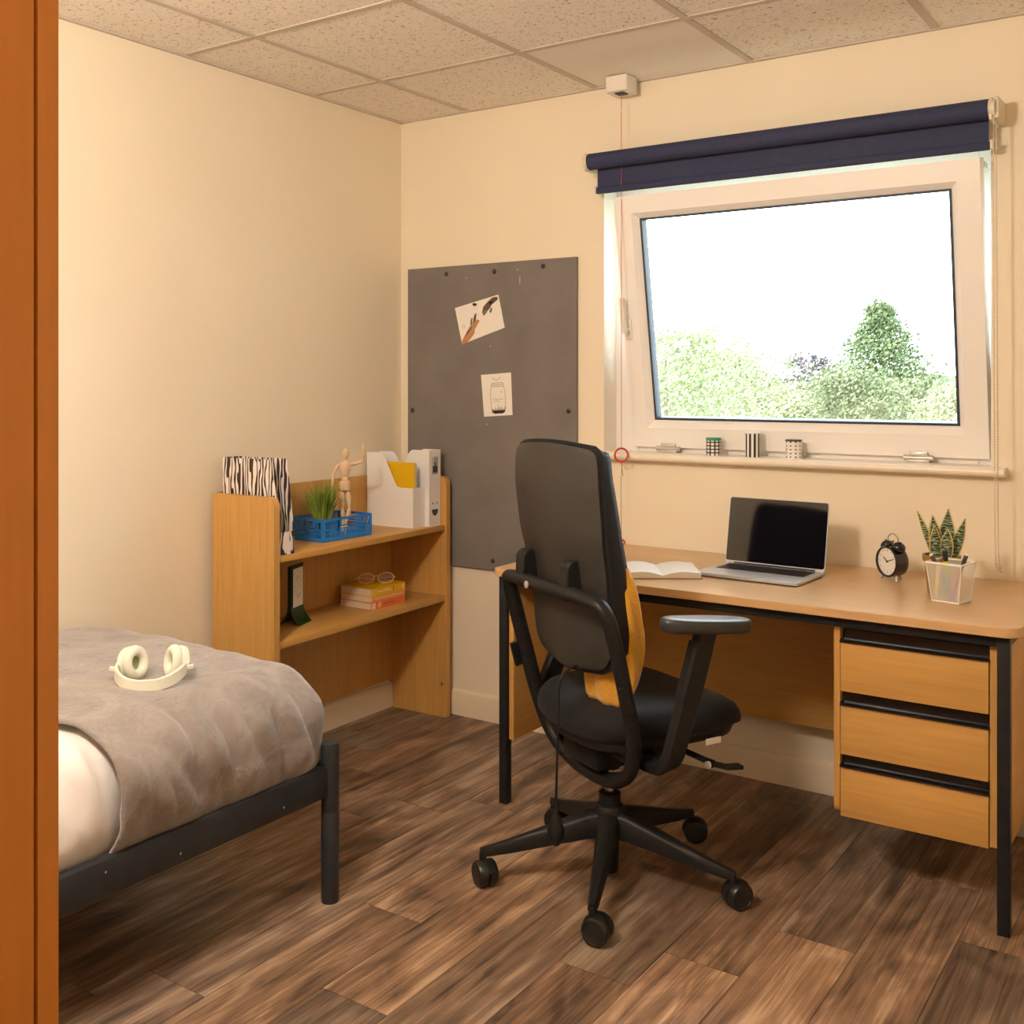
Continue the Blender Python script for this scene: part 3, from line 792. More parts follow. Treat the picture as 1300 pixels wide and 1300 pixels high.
M_gold = mat('gold_wire', (.80, .64, .48), .3, .5)
for s_ in (-1, 1):
    c = Vector((s_ * .034, 0, .019)); P = [c + Vector((.027 * math.cos(2 * math.pi * k / 24), -.004 * math.sin(2 * math.pi * k / 24), .0185 * math.sin(2 * math.pi * k / 24))) for k in range(24)]
    b_ = MB(); b_.tube(P, .0019, 6, closed=True); b_.build('rim', M_gold, gl)
    b_ = MB(); b_._f([b_.bm.verts.new(c + (p - c) * .96) for p in P]); b_.build('lens', M_lens, gl, ang=0)
    b_ = MB(); b_.tube(smooth_path([(s_ * .061, 0, .022), (s_ * .066, .003, .022), (s_ * .064, .05, .012), (s_ * .05 * -.2, .07, .003)]), .0011, 6); b_.build('temple', M_gold, gl)
b_ = MB(); b_.tube(smooth_path([(-.008, 0, .024), (0, -.002, .028), (.008, 0, .024)]), .0018, 6); b_.build('bridge', M_gold, gl)

# ================================================================== BED
bed = thing('bed_frame', 'charcoal metal single bed frame with round corner posts', 'bed', (0, 0, 0))
BY0, BY1 = -1.447, -3.46
for px in (.045, .975):
    for py in (BY0, BY1):
        b_ = MB(); b_.lathe([(.0, 0), (.0225, 0), (.0235, .003), (.0235, .232), (.0225, .234), (.0225, .238), (.0235, .240), (.0235, .402), (.021, .410), (0, .411)], 24, M=Matrix.Translation((px, py, 0)))
        b_.build('post', M_bed, bed)
for px in (.045, .972):
    boxo('side_rail', (px - .014, BY1 + .02, .277), (px + .014, BY0 - .018, .355), M_bed, bed, .003)
for py in (BY0, BY1):
    boxo('end_rail', (.065, py - .014, .277), (.955, py + .014, .355), M_bed, bed, .003)
for k in range(12):
    y_ = BY0 - .10 - k * .163
    boxo('slat', (.059, y_ - .03, .318), (.958, y_ + .03, .330), M_bed, bed)
for yy in (-1.62, -1.93, -2.12):
    MB().ball((.9862, yy, .300 + (.03 if yy == -2.12 else 0)), .003, 8, (.3, .7, 1)).build('paint_chip', mat('chip_pale', (.45, .42, .38), .7), bed)

def bedcover(mb, y_hem, yf, xl, xr, zt, zb, rr, rl, rf, wrinkle, nrow, hem_skew=0, seed=0, calm_after=None):
    """blanket shell: cross section runs left base, over the top, to right base; rolls down at the foot yf"""
    nl = 7
    def section(d, drop):
        # d inset for foot corner, drop lowers the top
        pts = []; top = zt - drop; x0, x1 = xl + d * .25, xr - d * .55
        r2 = min(rr, max(.02, (top - zb) * .95)); r1 = min(rl, max(.02, (top - zb) * .95))
        for k in range(4): pts.append((x0, zb + (top - r1 - zb) * k / 4))
        for k in range(nl): a = R(180 - 90 * k / (nl - 1)); pts.append((x0 + r1 + r1 * math.cos(a), top - r1 + r1 * math.sin(a)))
        nt = 34
        for k in range(1, nt):
            t = k / nt; pts.append((x0 + r1 + (x1 - r2 - x0 - r1) * t, top + (.012 * math.sin(math.pi * t) if drop < .05 else 0)))
        nr = 12
        for k in range(nr): a = R(90 - 90 * k / (nr - 1)); pts.append((x1 - r2 + r2 * math.cos(a), top - r2 + r2 * math.sin(a)))
        for k in range(1, 11):
            t = k / 10; pts.append((x1 - .030 * t ** 2.5, (top - r2) + (zb - top + r2) * t))
        return pts
    rows = []
    ns = nrow
    for i in range(ns + 1): rows.append((None, i / ns))
    for i in range(1, 10): rows.append((i / 9 * 90, 1))
    for i in range(1, 6): rows.append(('down', i / 5))
    V = []
    for th, t in rows:
        if th is None: d = 0; drop = 0; yc = lambda xx: (y_hem + hem_skew * (xx - xr)) + (yf - rf - (y_hem + hem_skew * (xx - xr))) * t
        elif th == 'down':
            d = rf * .9; drop = rf + (zt - rf - zb - .02) * t; yc = lambda xx, t=t: yf - .02 * t * t
        else:
            a = R(th); d = rf * (1 - math.cos(a)) * .9; drop = rf * (1 - math.cos(a)); yc = lambda xx, a=a: yf - rf + rf * math.sin(a)
        row = []
        for (xx, zz) in section(d, drop):
            p = Vector((xx, yc(xx), zz))
            q = Vector((p.x, p.y, p.z + seed))
            sidef = min(1, max(0, (xx - (xr - .20)) / .16)) * min(1, max(0, (zt + .01 - zz) / .10 + .15))
            n1 = noise.noise(q * 4.2) * .010
            n2 = noise.noise(Vector((q.x * 9, q.y * 17 + q.z * 6, q.z * 5))) * .026 * sidef + noise.noise(Vector((q.x * 5, q.y * 34 + q.z * 15, q.z * 8))) * .012 * sidef
            n3 = noise.noise(q * 16) * .0022
            footf = 1 if th is not None else 0
            n2 += footf * noise.noise(Vector((q.x * 15, q.y * 3, q.z * 3))) * .006
            nrm = Vector((sidef, .6 * footf, 1 - .8 * sidef)).normalized()
            tuck = min(1, max(.15, (zz - zb) / .07))
            amp = wrinkle * tuck * (.35 if calm_after is not None and p.y > calm_after else 1)
            p = p + nrm * (n1 + n2 + n3 + .006 * sidef) * amp
            row.append(mb.bm.verts.new(p))
        V.append(row)
    for i in range(len(V) - 1):
        for j in range(len(V[0]) - 1): mb._f((V[i][j], V[i][j + 1], V[i + 1][j + 1], V[i + 1][j]))
    return mb
sh = MB(); bedcover(sh, -3.43, -1.56, .045, .962, .590, .332, .125, .06, .09, 1.25, 110, seed=3.7, calm_after=-2.12)
tag(sh.build('duvet', mottled('white_cotton', (.78, .75, .74), (.84, .82, .81), 12, .85, sheen=.2, bump=.1, bscale=60), ang=180, fix=False), 'white cotton duvet tucked into the bed frame', 'duvet')
def M_fleece():
    m = mat('grey_fleece', (.3, .26, .24), .95, spec=.15, sheen=.5)
    nt, b, N, Lk = nodes(m)
    tc = N('ShaderNodeTexCoord')
    n1 = N('ShaderNodeTexNoise'); n1.inputs['Scale'].default_value = 5.5; n1.inputs['Detail'].default_value = 7; n1.inputs['Distortion'].default_value = 1.6; n1.inputs['Roughness'].default_value = .62
    n2 = N('ShaderNodeTexNoise'); n2.inputs['Scale'].default_value = 90; n2.inputs['Detail'].default_value = 4
    Lk(tc.outputs['Object'], n1.inputs['Vector']); Lk(tc.outputs['Object'], n2.inputs['Vector'])
    ad = N('ShaderNodeMath'); ad.operation = 'MULTIPLY_ADD'; ad.inputs[1].default_value = .22
    mu = N('ShaderNodeMath'); mu.operation = 'MULTIPLY'; mu.inputs[1].default_value = .78
    Lk(n1.outputs['Fac'], mu.inputs[0]); Lk(n2.outputs['Fac'], ad.inputs[0]); Lk(mu.outputs[0], ad.inputs[2])
    r = ramp(N, [(.38, (.225, .197, .183)), (.50, (.268, .238, .222)), (.60, (.315, .283, .265))]); Lk(ad.outputs[0], r.inputs[0]); Lk(r.outputs[0], b.inputs['Base Color'])
    bp = N('ShaderNodeBump'); bp.inputs['Strength'].default_value = .9; bp.inputs['Distance'].default_value = .012
    Lk(ad.outputs[0], bp.inputs['Height']); Lk(bp.outputs[0], b.inputs['Normal'])
    return m
bl = MB(); bedcover(bl, -2.09, -1.448, .022, .988, .608, .350, .135, .06, .10, 1.15, 62, hem_skew=.22, seed=.4)
bo = bl.build('fleece_blanket', M_fleece(), ang=180, fix=False)
tag(bo, 'taupe grey fleece blanket spread over the foot of the bed', 'blanket')
so = bo.modifiers.new('cloth_thickness', 'SOLIDIFY'); so.thickness = .008; so.offset = 1

# headphones on the blanket
M_hp = mat('off_white_plastic', (.74, .75, .64), .4)
M_hpc = mat('off_white_cushion', (.72, .73, .63), .6)
hp = thing('headphones', 'pale green white over ear headphones lying on the grey blanket', 'headphones', (.745, -1.820, .618), R(40))
# local x across the headphones (picture right), y away
P = []
for k in range(21):
    a = R(180 + 180 * k / 20); P.append(Vector((.080 * math.cos(a), .075 * math.sin(a) - .012, .013 + .020 * abs(math.cos(a)) ** 3)))
b_ = MB(); b_.bar(smooth_path(P, 2), .028, .008, (0, 0, 1)); b_.build('headband', M_hp, hp)
for s_ in (-1, 1):
    Mc = Matrix.Translation((s_ * .052, .024, .040)) @ Matrix.Rotation(R(34 * s_), 4, 'Z') @ Matrix.Rotation(R(10 * s_), 4, 'Y') @ Matrix.Rotation(R(90), 4, 'Y') @ Matrix.Diagonal((1.12, .98, s_ * 1.1, 1))
    b_ = MB(); b_.lathe([(0, .022), (.025, .022), (.034, .016), (.036, .004), (.034, 0)], 24, M=Mc); b_.build('ear_cup', M_hp, hp)
    b_ = MB()
    prof = [(.026 + .0115 * math.cos(R(a)), -.008 + .012 * math.sin(R(a))) for a in range(0, 360, 30)]
    rs = [[Mc @ Vector((r_ * math.cos(2 * math.pi * k / 24), r_ * math.sin(2 * math.pi * k / 24), z_)) for r_, z_ in prof] for k in range(24)]
    b_.rings(rs, closed=True); b_.build('ear_cushion', M_hpc, hp)
    b_ = MB(); b_.lathe([(0, -.004), (.022, -.004), (.022, 0), (0, 0)], 20, M=Mc); b_.build('speaker_mesh', mat('olive_mesh', (.30, .33, .16), .8), hp)
    b_ = MB(); b_.bar([(s_ * .080, -.014, .033), (s_ * .084, .006, .040), (s_ * .080, .024, .042), (s_ * .070, .026, .041)], .012, .007, (0, 0, 1)); b_.build('yoke', M_hp, hp)
    b_ = MB(); b_.bar([(s_ * .083, -.012, .034), (s_ * .098, -.006, .036)], .010, .008, (0, 0, 1)); b_.build('slider_end', M_hp, hp)

# ================================================================== WARDROBE
wd = thing('wardrobe', 'tall orange brown wooden wardrobe seen end on', 'wardrobe', (0, 0, 0))
M_ward = wood('orange_wood', (.50, .172, .012), 2, rough=.4, amt=.10)
WXR, WYF = 2.103, -2.953
boxo('side_panel', (WXR - .02, -3.60, .0), (WXR, WYF - .0225, 2.05), M_ward, wd, .001)
boxo('side_panel', (1.16, -3.60, .0), (1.18, WYF - .0225, 2.05), M_ward, wd, .001)
boxo('top_panel', (1.18, -3.60, 2.03), (WXR - .02, WYF - .0225, 2.05), M_ward, wd)
boxo('bottom_panel', (1.18, -3.60, .06), (WXR - .02, WYF - .0225, .08), M_ward, wd)
boxo('back_panel', (1.18, -3.60, .08), (WXR - .02, -3.592, 2.03), M_ward, wd)
boxo('plinth', (1.18, WYF - .06, 0), (WXR - .02, WYF - .045, .06), M_ward, wd)
for a, b in ((1.161, 1.629), (1.633, WXR)):
    d = boxo('door', (a, WYF - .0195, .065), (b, WYF, 2.048), M_ward, wd, .001)
    hx = b - .05 if b < 1.7 else a + .05
    b_ = MB(); b_.tube(smooth_path([(hx, WYF, 1.0), (hx, WYF + .025, 1.005), (hx, WYF + .025, 1.12), (hx, WYF, 1.125)]), .005, 8); b_.build('handle', M_chrome, d)

# ================================================================== DESK
dk = thing('desk', 'beech topped writing desk on a black steel frame with three drawers', 'desk', (0, 0, 0))
DX0, DX1, DYF, DZ = .955, 2.492, -.694, .752
poly = roundrect(DX0, DYF, DX1, -.004, [.028, .045, 0, 0], 6)
b_ = MB(); b_.prism(poly, DZ - .024, DZ)
top = b_.build('desktop', M_desktop, dk, ang=30)
bv = top.modifiers.new('edge', 'BEVEL'); bv.width = .0015; bv.segments = 2; bv.limit_method = 'ANGLE'
LX0, LX1 = .966, 2.437
for lx in (LX0, LX1):
    for ly in (-.668, -.062):
        b_ = MB(); b_.box((lx, ly, 0.0), (lx + .029, ly + .029, DZ - .0245), .0015); b_.build('leg', M_black, dk)
for a, b in (((LX0 + .029, -.668, .700), (LX1, -.640, DZ - .0245)), ((LX0 + .029, -.061, .700), (LX1, -.034, DZ - .0245)), ((LX0, -.639, .700), (LX0 + .028, -.062, DZ - .0245)), ((LX1, -.639, .700), (LX1 + .028, -.062, DZ - .0245))):
    boxo('frame_rail', a, b, M_black, dk)
boxo('end_panel', (LX0 + .030, -.655, .205), (LX0 + .048, -.05, .699), M_beech_y, dk, .001)
boxo('end_panel', (LX1 + .006, -.638, .205), (LX1 + .024, -.064, .699), M_beech_y, dk, .001)
boxo('modesty_panel', (LX0 + .049, -.085, .235), (LX1 - .02, -.067, .699), M_beech_x, dk, .001)
# pedestal
PX0, PX1, PZ0, PYF = 2.034, 2.436, .203, -.648
for q_, x0, x1 in ((.02, PX0, PX0 + .016), (0, PX1 - .018, PX1)):
    MB().prism(roundrect(PYF, PZ0, -.10, .699, [q_, 0, 0, 0]), x0, x1, ax=0).build('pedestal_side', M_beech_z, dk, ang=30)
b_ = MB(); b_.box((PX0 + .016, -.60, PZ0 + .01), (PX1 - .018, -.105, PZ0 + .02)); b_.box((PX0 + .016, -.125, PZ0 + .02), (PX1 - .018, -.115, .699)); b_.box((PX0 + .016, -.615, PZ0 + .02), (PX1 - .018, -.605, .699))
b_.build('pedestal_carcass', M_black, dk)
for zt, zm, zb in ((.688, .658, .528), (.526, .492, .362), (.360, .329, .199)):
    x0, x1 = PX0 + .0185, PX1 - .0205
    d = boxo('drawer', (x0, PYF - .004, zb), (x1, PYF + .014, zm), M_beech_x, dk, .001)
    prof = [(PYF - .004, zm), (PYF - .010, zm), (PYF - .010, zm + .004), (PYF - .004, zm + .006), (PYF + .020, zm + .006), (PYF + .022, zt), (PYF + .032, zt), (PYF + .032, zm)]
    b_ = MB(); b_.rings([[(x0 - .001, p[0], p[1]) for p in prof], [(x1 + .001, p[0], p[1]) for p in prof]]); b_.build('grip', mat('black_gloss_grip', (.010, .010, .011), .22), d, ang=25)

# ------------------------------------------------------------------ laptop
DT = DZ
lp = thing('laptop', 'open silver laptop with black screen on the desk', 'laptop', (1.712, -.348, DT), R(-2.5))
LW, LD = .328, .228
M_alu = mat('silver_aluminium', (.50, .52, .57), .36, .35)
b_ = MB(); b_.prism(roundrect(-LW / 2, -LD / 2, LW / 2, LD / 2, .012), .003, .013); o = b_.build('body', M_alu, lp, ang=30)
bv = o.modifiers.new('edge', 'BEVEL'); bv.width = .002; bv.segments = 2; bv.limit_method = 'ANGLE'
MB().prism(roundrect(-LW / 2 + .01, -LD / 2 + .01, LW / 2 - .01, LD / 2 - .01, .01), 0, .0032).build('rubber_base', M_black, lp, ang=30)
MB().box((-LW / 2 + .022, -.010, .0128), (LW / 2 - .022, LD / 2 - .022, .0134)).build('keyboard_well', mat('keyboard_well', (.02, .02, .022), .5), lp, ang=0)
b_ = MB()
kw = (LW - .05) / 14; kh = (LD / 2 - .018) / 6 
for r_ in range(6):
    y0 = -.008 + r_ * kh * .97; x = -LW / 2 + .025
    widths = [1] * 14
    if r_ == 0: widths = [1, 1, 1, 1.2, 5, 1.2, 1, .9, .9, .8]
    for q in widths:
        b_.box((x + .0008, y0 + .0008, .0132), (x + kw * q - .0008, y0 + kh * .97 - .0008, .0145)); x += kw * q
b_.build('keys', mat('key_black', (.010, .010, .012), .4), lp, ang=0)
MB().prism(roundrect(-.062, -LD / 2 + .008, .062, -.018, .004), .0128, .0133).build('trackpad', mat('trackpad_silver', (.54, .56, .61), .3, .35), lp, ang=30)
Ml = Matrix.Translation((0, LD / 2 - .006, .012)) @ Matrix.Rotation(R(-11), 4, 'X')
LH = .212
b_ = MB(); b_.prism(roundrect(-LW / 2, 0, LW / 2, LH, .009), -.0025, .0025, ax=1, M=Ml); lid = b_.build('lid', M_alu, lp, ang=30)
b_ = MB(); b_.prism(roundrect(-LW / 2 + .002, .008, LW / 2 - .002, LH - .002, .007), -.0032, -.0024, ax=1, M=Ml); b_.build('screen', mat('screen_glass', (.004, .003, .005), .06, spec=.6), lid, ang=30)
b_ = MB(); b_.tube([(-LW / 2 + .03, LD / 2 - .006, .0125), (LW / 2 - .03, LD / 2 - .006, .0125)], .005, 10); b_.build('hinge', M_black, lp)
boxo('thumb_notch', (-.03, -LD / 2 - .0006, .0105), (.03, -LD / 2 + .003, .0134), mat('trackpad_silver', (0, 0, 0)), lp)

# ------------------------------------------------------------------ open notebook
nb = thing('open_notebook', 'open notebook with blank white pages on the desk', 'notebook', (1.438, -.478, DT), R(33))
BW, BLn = .114, .195
for s_ in (-1, 1):
    def pagef(u, v, s_=s_, lift=0):
        h = .008 + .016 * math.sin(min(1, u * 1.25) * math.pi * .62) * (1 - .35 * u) + .002 * (1 - u)
        return Vector((s_ * u * BW, (v - .5) * BLn, h))
    b_ = MB()
    n_ = 14
    A = [[b_.bm.verts.new(pagef(i / n_, j)) for j in (0, 1)] for i in range(n_ + 1)]
    B = [[b_.bm.verts.new((pagef(i / n_, j).x, pagef(i / n_, j).y, .0025)) for j in (0, 1)] for i in range(n_ + 1)]
    for i in range(n_):
        b_._f((A[i][0], A[i + 1][0], A[i + 1][1], A[i][1])); b_._f((B[i][1], B[i + 1][1], B[i + 1][0], B[i][0]))
        for j in (0, 1): b_._f((A[i][j], A[i + 1][j], B[i + 1][j], B[i][j]))
    b_._f((A[n_][0], A[n_][1], B[n_][1], B[n_][0]))
    b_.build('page_block', mat('notebook_page', (.84, .82, .78), .75), nb, ang=40)
    boxo('cover', (min(0, s_ * (BW + .004)), -BLn / 2 - .003, 0), (max(0, s_ * (BW + .004)), BLn / 2 + .003, .0026), mat('kraft_cover', (.38, .23, .12), .7), nb)

# ------------------------------------------------------------------ alarm clock
ck = thing('alarm_clock', 'black twin bell alarm clock with white dial on the desk', 'clock', (2.066, -.185, DT), math.atan2(-.577, .817))
# local -y faces out of the dial
RC = .046; ZC = .056
Mc = Matrix.Translation((0, 0, ZC)) @ Matrix.Rotation(R(90), 4, 'X')     # lathe z -> -y
M_ckb = mat('black_gloss_enamel', (.010, .010, .014), .18, coat=.3)
b_ = MB(); b_.lathe([(0, -.026), (.038, -.026), (.044, -.020), (RC, -.010), (RC, .018), (RC + .001, .024), (RC - .002, .028), (RC - .005, .026), (RC - .005, .020), (0, .020)], 36, M=Mc); b_.build('case', M_ckb, ck)
b_ = MB(); b_.lathe([(0, .0202), (RC - .0055, .0202), (RC - .0055, .0212), (0, .0212)], 32, M=Mc); b_.build('dial', mat('dial_white', (.78, .77, .74), .5), ck)
b_ = MB()
for k in range(12):
    a = R(30 * k); c_, s_ = math.cos(a), math.sin(a); l0 = .031 if k % 3 else .029
    b_.tube([Mc @ Vector((l0 * c_, l0 * s_, .0214)), Mc @ Vector((.036 * c_, .036 * s_, .0214))], .0008, 4)
b_.build('hour_marks', M_inkgrey, ck)
for nm, an, L_, r_ in (('hour_hand', 305, .020, .0014), ('minute_hand', 70, .030, .0011)):
    a = R(90 - an); b_ = MB(); b_.tube([Mc @ Vector((-.004 * math.cos(a), -.004 * math.sin(a), .0222)), Mc @ Vector((L_ * math.cos(a), L_ * math.sin(a), .0222))], r_, 6); b_.build(nm, M_ink, ck)
b_ = MB(); b_.lathe([(0, .0215), (.003, .0215), (.003, .024), (0, .0245)], 10, M=Mc); b_.build('hand_cap', M_ink, ck)
for s_ in (-1, 1):
    Mb = Matrix.Translation((s_ * .024, 0, ZC + .040)) @ Matrix.Rotation(R(24 * s_), 4, 'Y')
    b_ = MB(); b_.lathe([(.019, 0), (.020, .003), (.0185, .010), (.013, .016), (.005, .019), (0, .0195), (0, .017), (.012, .013), (.017, .008), (.018, 0)], 22, M=Mb); b_.lathe([(.003, -.006), (.003, .0), (.003, .022), (0, .023)], 8, M=Mb)
    b_.build('bell', M_ckb, ck)
    b_ = MB(); b_.tube([(s_ * .022, -.010, ZC - .038), (s_ * .032, -.014, 0.0)], [.004, .003], 8); b_.build('foot', M_chrome, ck)
b_ = MB(); b_.tube([(0, .020, ZC - .038), (0, .030, 0.0)], [.004, .003], 8); b_.build('foot', M_chrome, ck)
b_ = MB(); b_.tube(smooth_path([(-.022, 0, ZC + .055), (-.020, 0, ZC + .072), (0, 0, ZC + .082), (.020, 0, ZC + .072), (.022, 0, ZC + .055)], 6), .0016, 8); b_.build('handle', M_chrome, ck)
b_ = MB(); b_.tube([(0, 0, ZC + .042), (0, 0, ZC + .060)], .0015, 6); b_.ball((0, 0, ZC + .060), .004, 8); b_.build('hammer', M_chrome, ck)

# ------------------------------------------------------------------ snake plant
pt = thing('snake_plant', 'small striped snake plant in an olive gold pot on the desk', 'plant', (2.235, -.325, DT))
b_ = MB(); b_.lathe([(0, 0), (.036, 0), (.038, .004), (.044, .085), (.050, .092), (.051, .108), (.046, .108), (.044, .095), (0, .095)], 28); b_.build('pot', mat('olive_gold_glaze', (.30, .20, .035), .35), pt)
b_ = MB(); b_.lathe([(0, .094), (.0435, .094), (.0435, .099), (0, .1)], 20); b_.build('soil', mat('dark_soil', (.03, .02, .014), .95), pt)
def M_leaf():
    m = mat('snake_leaf', (.1, .2, .1), .4)
    nt, b, N, Lk = nodes(m)
    tc = N('ShaderNodeTexCoord'); mp = N('ShaderNodeMapping'); mp.inputs['Scale'].default_value = (1, 1, 3)
    wv = N('ShaderNodeTexWave'); wv.bands_direction = 'Z'; wv.inputs['Scale'].default_value = 16; wv.inputs['Distortion'].default_value = 9; wv.inputs['Detail'].default_value = 3; wv.inputs['Detail Scale'].default_value = 3
    Lk(tc.outputs['Object'], mp.inputs[0]); Lk(mp.outputs[0], wv.inputs['Vector'])
    r = ramp(N, [(.60, (.020, .055, .026)), (.88, (.40, .46, .28))]); Lk(wv.outputs['Fac'], r.inputs[0]); Lk(r.outputs[0], b.inputs['Base Color'])
    return m
ML = M_leaf(); MLe = mat('leaf_margin_yellow', (.62, .52, .20), .45)
leaves = [(-.010, -.010, -4, 6, .122, .040), (.008, .004, 3, -4, .138, .046), (-.022, -.004, -17, 2, .135, .022), (.024, -.004, 19, 0, .122, .032), (-.006, -.020, -3, 12, .098, .034), (.012, -.020, 8, 10, .092, .036), (-.018, .010, -9, -8, .105, .030)]
for (lx, ly, ax_, ay_, h_, w_) in leaves:
    Mv = Matrix.Translation((lx, ly, .098)) @ Matrix.Rotation(R(ax_), 4, 'Y') @ Matrix.Rotation(R(ay_), 4, 'X') @ Matrix.Rotation(R(rnd.uniform(-25, 40)), 4, 'Z')
    def lf(u, v, h_=h_, w_=w_, k=1.0):
        hw = w_ / 2 * (.62 + .9 * v * (1 - v) * 1.6) * (1 - v ** 3.2) * k + .0003
        s_ = (u - .5) * 2
        return Vector((s_ * hw, .010 * s_ * s_ * (1 - v * .6) - .006 * v * v, v * h_))
    b_ = MB(); b_.grid(lf, 6, 14, .0016, M=Mv); lo = b_.build('leaf', ML, pt, ang=60)
    b_ = MB()
    for e_ in (0, 1): b_.tube([Mv @ lf(e_, v / 14) for v in range(15)], .0017, 5)
    b_.build('leaf_margin', MLe, lo)

# ------------------------------------------------------------------ pen cup and pens
pc = thing('pen_cup', 'white wire mesh pen cup of tapered square shape on the desk', 'pen holder', (2.281, -.425, DT), R(-12))
MW = M_meshwire(); MWs = mat('white_enamel', (.80, .78, .74), .4)
b0, b1, hC = .036, .048, .108
for k in range(4):
    Mq = Matrix.Rotation(R(90 * k), 4, 'Z'); b_ = MB()
    q = [(-b0, -b0, 0), (b0, -b0, 0), (b1, -b1, hC), (-b1, -b1, hC)]
    b_._f([b_.bm.verts.new(Mq @ Vector(p)) for p in q]); b_.build('mesh_side', MW, pc, ang=0)
b_ = MB()
for hh, bb, t_ in ((.003, b0, .003), (hC - .002, b1, .0032)):
    b_.tube([(x_ * bb, y_ * bb, hh) for x_, y_ in ((-1, -1), (0, -1), (1, -1), (1, 0), (1, 1), (0, 1), (-1, 1), (-1, 0))], t_, 6, closed=True)
for x_, y_ in ((-1, -1), (1, -1), (1, 1), (-1, 1)): b_.tube([(x_ * b0, y_ * b0, .002), (x_ * b1, y_ * b1, hC)], .0016, 6)
b_.build('rim', MWs, pc)
boxo('cup_base', (-b0, -b0, .0005), (b0, b0, .002), MWs, pc)
pens = [('highlighter', 'yellow highlighter pen with black cap in the mesh cup', (.70, .62, .02), (.02, .02, .02), (-.012, .010), (-.004, -.030), .142, .0068),
        ('pen', 'blue barrelled pen leaning in the mesh cup', (.12, .16, .50), (.05, .05, .06), (.020, -.022), (-.040, -.036), .128, .0055),
        ('pen', 'green barrelled pen leaning in the mesh cup', (.10, .45, .28), (.10, .45, .28), (-.014, -.028), (.020, -.034), .105, .005),
        ('pen', 'black pen with white end leaning in the mesh cup', (.02, .02, .02), (.05, .05, .05), (.0, -.010), (.043, .0), .134, .0055),
        ('pen', 'pink barrelled pen leaning in the mesh cup', (.70, .25, .25), (.70, .25, .25), (.004, -.024), (.030, -.020), .10, .0045),
        ('highlighter', 'pale yellow highlighter pen low in the mesh cup', (.75, .66, .18), (.75, .66, .18), (-.026, -.030), (-.018, -.036), .100, .006)]
Mp = Matrix.Translation((2.281, -.425, DT)) @ Matrix.Rotation(R(-12), 4, 'Z')
for nm, lb, c1_, c2_, p0, p1, ln, r_ in pens:
    a = Mp @ Vector((p0[0], p0[1], .004)); b = Mp @ Vector((p1[0], p1[1], ln)); d = (b - a)
    t = thing(nm, lb, 'pen', a)
    b_ = MB(); b_.tube([Vector((0, 0, 0)), d * .02, d * .12, d * .78], [r_ * .3, r_ * .6, r_, r_], 10); b_.build('barrel', mat('pen_' + lb[:12], c1_, .35), t)
    b_ = MB(); b_.tube([d * .78, d * .79, d * .95, d * .96], [r_ * .9, r_ * 1.05, r_ * 1.0, r_ * .9], 10); b_.build('cap', mat('cap_' + lb[:12], c2_, .35), t)
    b_ = MB(); b_.tube([d * .955, d * .96, d * .99, d], [r_ * .7, r_ * .95, r_ * .9, r_ * .5], 10); b_.build('cap_end', MWs if nm == 'pen' else mat('cap_' + lb[:12], c2_, .35), t)

# ------------------------------------------------------------------ three tins on the sill
def tin(name, label, loc, r_, h_, mats, cells, lidm, lidh):
    t = thing(name, label, 'tin', loc, R(10), 'patterned tins on the window sill')
    nu, nv, pick = cells
    b_ = MB(); V = [[b_.bm.verts.new((r_ * math.cos(2 * math.pi * i / nu), r_ * math.sin(2 * math.pi * i / nu), (h_ - lidh) * j / nv)) for i in range(nu)] for j in range(nv + 1)]
    for j in range(nv):
        for i in range(nu):
            b_.mi = pick(i, j); b_._f((V[j][i], V[j][(i + 1) % nu], V[j + 1][(i + 1) % nu], V[j + 1][i]))
    b_.mi = 0; b_._f(V[0][::-1]); b_._f(V[-1])
    b_.build('body', mats, t, ang=60)
    b_ = MB(); b_.lathe([(r_ + .0008, h_ - lidh), (r_ + .0008, h_ - .001), (r_, h_), (0, h_)], 28); b_.build('lid', lidm, t)
    return t
tw, tb = mat('tin_white', (.80, .78, .76), .4), mat('tin_black', (.02, .02, .022), .4)
tin('patterned_tin', 'small black tin with white spots and a green lid on the sill', (1.400, .022, SZ), .0255, .062, [tb, tw], (30, 13, lambda i, j: 1 if (i % 3 and j % 3 != 2 and j < 13) and not (j % 3 == 2) else 0), mat('tin_green', (.03, .30, .17), .4), .010)
tin('patterned_tin', 'taller tin with black and white vertical stripes on the sill', (1.545, .020, SZ), .0255, .086, [tw, tb], (40, 2, lambda i, j: 1 if i % 4 < 2 else 0), tw, .006)
tin('patterned_tin', 'small white tin with black spots and a dark lid on the sill', (1.690, .016, SZ), .0265, .064, [tw, tb], (30, 14, lambda i, j: 1 if (i % 3 == 0 and j % 3 == 1) or (i % 3 == 0 and j % 3 == 1) else 0), mat('tin_dark_lid', (.05, .06, .055), .4), .006)

